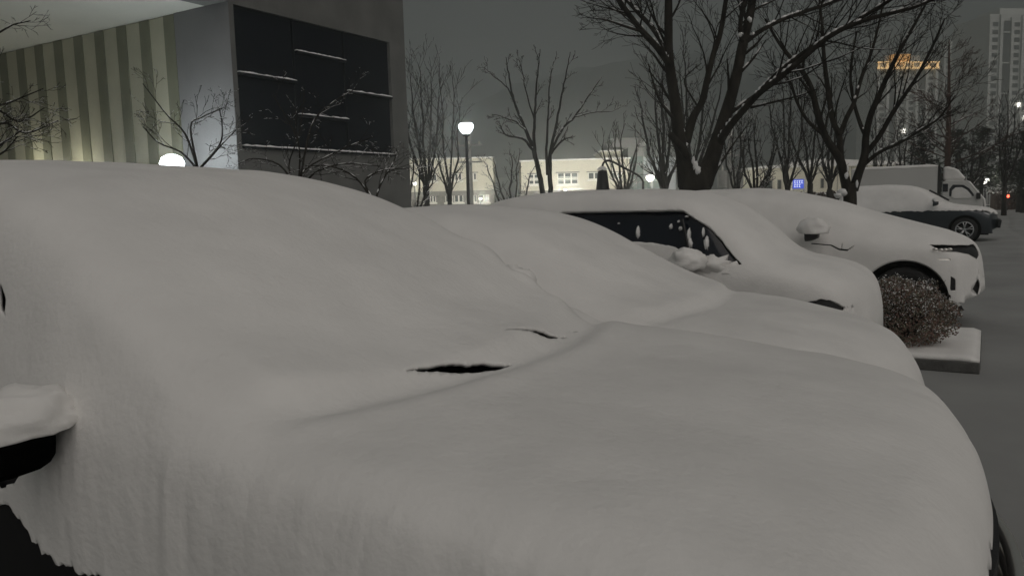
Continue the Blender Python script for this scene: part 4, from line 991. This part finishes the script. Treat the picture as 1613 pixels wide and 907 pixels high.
def cream_blocks():
    D = 75
    r = facade_frame("cream_block", 715, D, "two-storey cream block behind the bright round street lamp")
    zt = fz(715, 251, D); a, b = fx(600, 715, D), fx(778, 715, D); zb = fz(715, 301, D)
    MB().box(a, b, 0, 12, zb, zt).obj("wall", "cream_plaster", r); MB().box(a, b+.15, -.15, 12, zb-.45, zb-.003).obj("stone_band", "stone_band", r)
    MB().box(a, b, .1, 12, 0, zb-.453).obj("lower_wall", "stone_band", r); MB().box(a-.1, b+.1, -.1, 12.1, zt+.003, zt+.12).obj("roof_snow", "snow", r)
    for q in ((678, 690, 275, 286, 2), (712, 729, 274, 285, 3), (742, 752, 273, 284, 2)): window_at(r, 715, D, q[0], q[1], q[2], q[3], q[4])
    for q in ((668, 676), (678, 687), (702, 714), (716, 730), (741, 752), (754, 771)): window_at(r, 715, D, q[0], q[1], 307, 319, 2, hood=False)
    r = facade_frame("cream_block", 908, D, "long cream block with white-framed windows behind the gooseneck lamp")
    zt = fz(908, 253, D); a, b = fx(822, 908, D), fx(992, 908, D); zb = fz(908, 299, D)
    MB().box(a, b, 0, 14, zb, zt).obj("wall", "cream_plaster", r); MB().box(a-.1, b+.1, -.15, 14, zb-.5, zb-.003).obj("stone_band", "stone_band", r)
    MB().box(a, b, .1, 14, 0, zb-.503).obj("lower_wall", "stone_band", r); MB().box(a-.12, b+.12, -.12, 14.1, zt+.003, zt+.14).obj("roof_snow", "snow", r)
    for q in ((834, 850, 275, 291, 2, True), (879, 911, 273, 291, 3, True), (927, 946, 272, 283, 2, False), (964, 980, 272, 283, 2, False)): window_at(r, 908, D, *q[:4], q[4], 2 if q[5] else 1, q[5])
    MB().box(fx(953, 908, D), fx(985, 908, D), 2, 8, zt+.15, fz(970, 237, D)).obj("roof_house", "cream_plaster", r)
    MB().box(fx(950, 908, D), fx(987, 908, D), 1.8, 8.2, fz(970, 237, D)+.003, fz(970, 235, D)).obj("roof_house_snow", "snow", r)
    # glazed stair tower and pale bluish wing
    zt2 = fz(1000, 232, D)
    MB().box(fx(993, 908, D), fx(1017, 908, D), 1, 9, 0, zt2).obj("stair_tower", "concrete_grey", r)
    for i in range(2):
        for j in range(4):
            x0 = fx(995+11*i, 908, D); MB().box(x0, x0+.58, .93, .997, fz(1000, 300-14*j, D), fz(1000, 288-14*j, D)).obj("pane", "stair_glass", r)
    MB().prism([(fx(966, 908, D), zt2+.01), (fx(1020, 908, D), zt2+.01), (fx(1012, 908, D), fz(1000, 217, D)), (fx(968, 908, D), fz(1000, 217, D))], .3, 9.5).obj("canopy", "concrete_grey", r)
    MB().box(fx(1017.5, 908, D), fx(1075, 908, D), 3, 12, 0, fz(1040, 246, D)).obj("wing", "wall_blue", r)
    for q in ((1022, 1033), (1038, 1050)): MB().box(fx(q[0], 908, D), fx(q[1], 908, D), 2.9, 2.997, fz(1030, 296, D), fz(1030, 284, D)).obj("window", "stair_glass", r)
    D = 70
    r = facade_frame("cream_hall", 1270, D, "low cream hall wall behind the trees left of the box truck")
    zt = fz(1270, 264, D); a, b = fx(1196, 1270, D), fx(1420, 1270, D)
    MB().box(a, b, 0, 10, 0, zt).obj("wall", "cream_plaster", r)
    MB().prism([(a-.1, zt+.003), (b+.1, zt+.003), (b+.1, zt+.25), (fx(1290, 1270, D), zt+.75), (a+2.5, zt+.25), (a-.1, zt+.2)], -.2, 10).obj("roof_snow", "snow", r)
    for q in ((1206, 1216), (1224, 1230), (1292, 1297), (1345, 1352)): 
        w = MB().box(fx(q[0], 1270, D), fx(q[1], 1270, D), -.08, -.003, fz(1270, 297, D), fz(1270, 282, D)).obj("window", "stone_band", r)
        MB().box(fx(q[0]+1, 1270, D), fx(q[1]-1, 1270, D), -.095, -.083, fz(1270, 296, D), fz(1270, 283, D)).obj("pane", "pane", w)
    for q in range(1318, 1420, 22): MB().box(fx(q, 1270, D), fx(q+.7, 1270, D), -.03, -.003, 0, zt-.05).obj("wall_joint", "stone_band", r)
cream_blocks()

def blue_sign():
    D = 52; g = at(1257, 290, D); r = tag(empty("blue_sign", (g[0], g[1], 0), YAW), "lit blue notice board with white lines of writing among the bare trees", "sign")
    z0, z1 = fz(1257, 297, D), fz(1257, 283, D); a, b = fx(1249, 1257, D), fx(1266, 1257, D)
    MB().box(a-.05, b+.12, 0, .12, z0-.1, z1+.1).obj("board", "sign_white", r)
    MB().box(a, b, -.02, -.003, z0, z1).obj("panel", "sign_blue", r)
    for i, zz in enumerate((.72, .30)):
        for j in range(4 if i == 0 else 3):
            x = a+.08+j*.155; zc = z0+(z1-z0)*zz
            m = MB().box(x, x+.11, -.03, -.023, zc+.07, zc+.10); m.box(x+.02, x+.05, -.03, -.0235, zc-.06, zc+.066); m.box(x, x+.11, -.03, -.023, zc-.09, zc-.063); m.obj("writing", "sign_letter", r)
    for x in (a, b): MB().box(x, x+.06, .03, .09, 0, z0-.1).obj("post", "pole_grey", r)
blue_sign()

# ------------------------------------------------------------------ lamps and poles
def globe_lamp(px, py, D, R, m, label, name="street_lamp", pr=.055, watts=100, col=(.92, .98, 1)):
    c = at(px, py, D); r = tag(empty(name, (c[0], c[1], 0)), label, "street lamp", "lit lamps behind the cars")
    H_ = c[2]
    MB().lathe([(pr*2, 0), (pr*2, .05), (pr*1.5, .10), (pr*1.3, .7), (pr, .75), (pr*.8, H_-R*1.15)], k=16).obj("pole", "metal_dark", r, smooth=True)
    MB().lathe([(pr*.8, H_-R*1.2), (R*.42, H_-R*1.12), (R*.5, H_-R*.88), (R*.35, H_-R*.85)], k=20).obj("collar", "metal_dark", r, smooth=True)
    prof = [(R*.38, H_-R*.86), (R*.70, H_-R*.55), (R*.95, H_-R*.1), (R*1.0, H_+R*.2), (R*.86, H_+R*.48), (R*.5, H_+R*.66), (0.0, H_+R*.72)]
    MB().lathe(prof, k=24).obj("globe", m, r, smooth=True)
    MB().lathe([(R*.87, H_+R*.5), (R*.6, H_+R*.74), (0.0, H_+R*.86)], k=20).obj("globe_snow", "snow", r, smooth=True)
    bulb(r, H_+R*.1, watts, col, R*1.1)
globe_lamp(734, 201, 25, .24, "globe_white", "bright white round street lamp on a dark pole, brightest lamp on a post", watts=420)
globe_lamp(1024, 280, 64, .34, "globe_warm", "small lit globe lamp left of the large tree's trunk", pr=.05, watts=5000, col=(1, .97, .86))
globe_lamp(653, 289, 62, .15, "globe_warm", "small lit lamp low between the stems at the dark building's corner", pr=.05, watts=2600, col=(1, .97, .86))
globe_lamp(757, 313, 62, .12, "globe_warm", "tiny lit lamp low before the cream block's ground floor windows", pr=.04, watts=2200, col=(1, .97, .86))
globe_lamp(890, 299, 62, .11, "globe_warm", "tiny lit lamp low before the long cream block's widest window", pr=.04, watts=8000, col=(1, .97, .86))
globe_lamp(1552, 285, 60, .28, "yard_white", "lit lamp by the far fence right of the box truck", "yard_lamp", .05, watts=500, col=(1, .96, .86))

def gooseneck():
    D = 15; g = at(1013, 300, D); base = np.array([g[0], g[1], 0]); r = tag(empty("gooseneck_lamp", tuple(base)), "unlit gooseneck lamp with long black tapered shade capped by snow", "lamp")
    pts = smooth_poly([base, base*.5+at(1013, 298, D)*.5, at(1013, 298, D), at(1012, 284, D), at(1003, 275, D), at(980, 263, D), at(965, 255, D), at(956, 253.5, D), at(950, 258, D), at(948.5, 268, D)], 6)
    mb = MB().tube([p-base for p in pts], .020, 8); mb.obj("arm", "metal_dark", r, smooth=True)
    c = at(949, 268, D)-base; k = D/FPX
    MB().lathe([(0.0, c[2]), (6.5*k, c[2]-1*k), (7.5*k, c[2]-3*k), (11.5*k, c[2]-36*k), (11*k, c[2]-38*k), (0.0, c[2]-34*k)], (c[0], c[1], 0), 20).obj("shade", "plastic_black", r, smooth=False)
    MB().lathe([(9.5*k, c[2]+.2*k), (7*k, c[2]+3*k), (3*k, c[2]+5.5*k), (0.0, c[2]+6*k)], (c[0], c[1], 0), 16).obj("shade_snow", "snow", r, smooth=True)
gooseneck()

def utility_pole(px, top, D, label, boxes=False):
    g = at(px, 310, D); H_ = fz(px, top, D); r = tag(empty("utility_pole", (g[0], g[1], 0), YAW), label, "pole", "utility poles behind the trees")
    MB().lathe([(.17, 0), (.15, H_*.5), (.11, H_-.01), (0, H_)], k=12).obj("shaft", "pole_grey", r, smooth=True)
    for i, q in enumerate((.90, .72)):
        MB().box(-.75, .75, -.22, -.13, H_*q, H_*q+.09).obj("crossarm", "pole_grey", r)
        for x in (-.6, 0, .6): MB().lathe([(.05, H_*q+.093), (.06, H_*q+.15), (.03, H_*q+.25), (0, H_*q+.27)], (x, -.17, 0), 8).obj("insulator", "trim_white", r)
    if boxes:
        for x in (-.42, .42):
            z = fz(px, 281, D); o = MB().lathe([(0, z-.55), (.26, z-.5), (.26, z+.35), (.2, z+.42), (0, z+.44)], (x, -.05, 0), 14).obj("transformer", "pole_grey", r, smooth=False)
            MB().lathe([(.05, z+.43), (.06, z+.5), (.03, z+.68), (0, z+.7)], (x, -.05, 0), 8).obj("bushing", "trim_white", o)
utility_pole(741.5, 216, 46, "pale thin utility pole just right of the bright street lamp")
utility_pole(1150, 205, 42, "utility pole carrying two pale transformer boxes right of the large tree", True)

# ------------------------------------------------------------------ far fence, hedges
def fence():
    a, b = at(1500, 306, 62), at(1640, 306, 62); L = np.linalg.norm((b-a)[:2]); ang = math.atan2(b[1]-a[1], b[0]-a[0])
    r = tag(empty("picket_fence", (a[0], a[1], 0), ang), "dark metal picket fence with snow on its rails beyond the box truck", "fence")
    n = int(L/.22); pk = MB().box(-.015, .015, -.015, .015, 0, 1.55).mesh("picket")
    pk.materials.append(MATS["metal_dark"])
    for i in range(n): link("picket", pk, None, r, (i*.22, 0, 0))
    for z in (.25, 1.35):
        MB().box(0, L, -.03, .03, z, z+.05).obj("rail", "metal_dark", r); MB().box(0, L, -.04, .04, z+.051, z+.10).obj("rail_snow", "snow", r)
fence()
def hedge(name, x0, x1, D, ztop, depth, seed, label, m="hedge_brown", n=2600):
    a, b = at(x0, 310, D), at(x1, 310, D); L = np.linalg.norm((b-a)[:2]); ang = math.atan2(b[1]-a[1], b[0]-a[0]); rng = random.Random(seed)
    r = tag(empty(name, (a[0], a[1], 0), ang), label, "hedge")
    MB().box(.15, L-.15, .15, depth-.15, 0, ztop-.2).obj("core", m, r, bevel=.1)
    mb = MB(); sn = MB()
    for _ in range(n):
        p = np.array([rng.uniform(0, L), rng.choice([rng.uniform(0, .3), rng.uniform(0, depth)]), 0]); p[2] = rng.uniform(.05, ztop) if p[1] < .3 else ztop-rng.uniform(0, .2)
        p[2] += .07*noise.noise(Vector((p[0]*1.5, p[1], 0))); s_ = rng.uniform(.06, .13); A = np.array([rng.gauss(0, 1) for _ in range(3)]); A /= np.linalg.norm(A); B = np.cross(A, [rng.gauss(0, 1) for _ in range(3)]); B /= np.linalg.norm(B)
        (sn if p[2] > ztop-.15 and rng.random() < .4 else mb).add([p-A*s_, p-B*s_*.5, p+A*s_, p+B*s_*.5], [(0, 1, 2, 3)])
    mb.obj("foliage", m, r)["kind"] = "stuff"; sn.obj("snow_flecks", "snow_fine", r)["kind"] = "stuff"
hedge("clipped_hedge", 1270, 1420, 42, 1.65, 1.0, 91, "dark clipped hedge behind the vase-shaped tree's base")
hedge("brown_hedge", 1572, 1660, 58, 1.35, 1.4, 92, "brown hedge at the far end of the snowy lane")
def red_lamp():
    D = 57; c = at(1588, 309, D); r = tag(empty("marker_lamp", (c[0], c[1], 0)), "tiny red light shining at the brown hedge", "lamp")
    MB().tube([(0, 0, 0), (0, 0, c[2]-.1)], .03, 8).obj("post", "metal_dark", r); MB().lathe([(0, c[2]-.10), (.08, c[2]-.08), (.08, c[2]+.07), (0, c[2]+.10)], k=12).obj("lens", "red_lamp", r)
red_lamp()

# ------------------------------------------------------------------ far towers
def tower(px0, px1, top, D, label, lit=(), seed=1, crown=False, floors=22, bays=6, name="apartment_tower"):
    pm = (px0+px1)/2; g = at(pm, 310, D); r = tag(empty(name, (g[0], g[1], 0), YAW+radians(8)), label, "tower", "apartment towers in the haze")
    H_ = fz(pm, top, D); W_ = (px1-px0)*D/FPX; a = -W_/2; dp = W_*.55
    MB().box(a, -a, 0, dp, 0, H_).obj("wall", "tower_wall", r)
    bw = W_/bays; fh = (H_-4)/floors
    for i in range(bays+1): MB().box(a+i*bw-.45, a+i*bw+.45, -.7, -.003, 0, H_-1.0+(.8 if i % 2 else 0)).obj("pilaster", "tower_wall", r)
    wm = MB().box(-bw*.28, bw*.28, -.08, -.004, 0, fh*.55).mesh("window"); wm.materials.append(MATS["tower_dark"])
    wl = MB().box(-bw*.2, bw*.2, -.12, -.085, fh*.1, fh*.5).mesh("window"); wl.materials.append(MATS["window_lit"])
    for i in range(bays):
        if i % 3 == 1: MB().box(a+i*bw+.6, a+(i+1)*bw-.6, -.35, -.005, 3, H_-2).obj("balcony_glazing", "tower_dark", r)
        for j in range(floors):
            if i % 3 == 1:
                if j % 4 == 0: MB().box(a+i*bw+.55, a+(i+1)*bw-.55, -.5, -.352, 3+j*fh, 3.35+j*fh).obj("balcony_band", "tower_wall", r)
                continue
            link("window", wm, None, r, (a+(i+.5)*bw, 0, 2+(j+.3)*fh))
    for (x, y) in lit:
        z = fz(x, y, D); xx = (x-pm)*D/FPX; MB().box(xx-.55, xx+.55, -.9, -.72, z-.6, z+.6).obj("lit_window", "window_lit", r)
    MB().box(a*.6, -a*.6, dp*.2, dp*.8, H_+.003, H_+2.5).obj("roof_house", "tower_wall", r)
    if crown:
        z0, z1 = H_-1.9, H_+.2
        MB().box(a-.5, -a+.5, -1.1, -.72, z0, z0+.5).obj("crown_band", "crown_line", r)
        MB().box(a-.5, -a+.5, -1.1, -.72, z1-.3, z1).obj("crown_band", "crown_line", r)
        for i in range(8): x = a+W_*i/7; MB().box(x-.25, x+.25, -1.1, -.72, z0+.503, z1-.303).obj("crown_post", "crown_line", r)
        MB().box(a*.50, -a*.05, -.9, 1.5, H_+.31, H_+2.4).obj("crown_box", "crown_amber", r)
    return r
tower(1374, 1472, 103, 240, "hazy tower topped by an amber-lit crown", [(1418, 208)], 1, True, 20, 6)
tower(1542, 1690, 30, 245, "tall pale hazy tower cut by the right picture edge", [(1594, 168), (1605, 187)], 2, False, 22, 8)
tower(1478, 1534, 78, 300, "faint narrow tower between the amber-crowned and the pale tower", [(1525, 172)], 3, False, 22, 4)

# ------------------------------------------------------------------ haze of fine snow
def haze():
    o = MB().box(-1150, 1150, -250, 1500, -1.0, 150).obj("haze", None)
    m = bpy.data.materials.new("haze"); m.use_nodes = True; nt = m.node_tree; nt.nodes.clear()
    out = nt.nodes.new("ShaderNodeOutputMaterial"); v = nt.nodes.new("ShaderNodeVolumePrincipled")
    v.inputs["Color"].default_value = (0.84, 0.88, 0.86, 1); v.inputs["Density"].default_value = 0.0024; v.inputs["Anisotropy"].default_value = 0.82
    nt.links.new(v.outputs[0], out.inputs["Volume"]); o.data.materials.append(m); o["kind"] = "stuff"
haze()
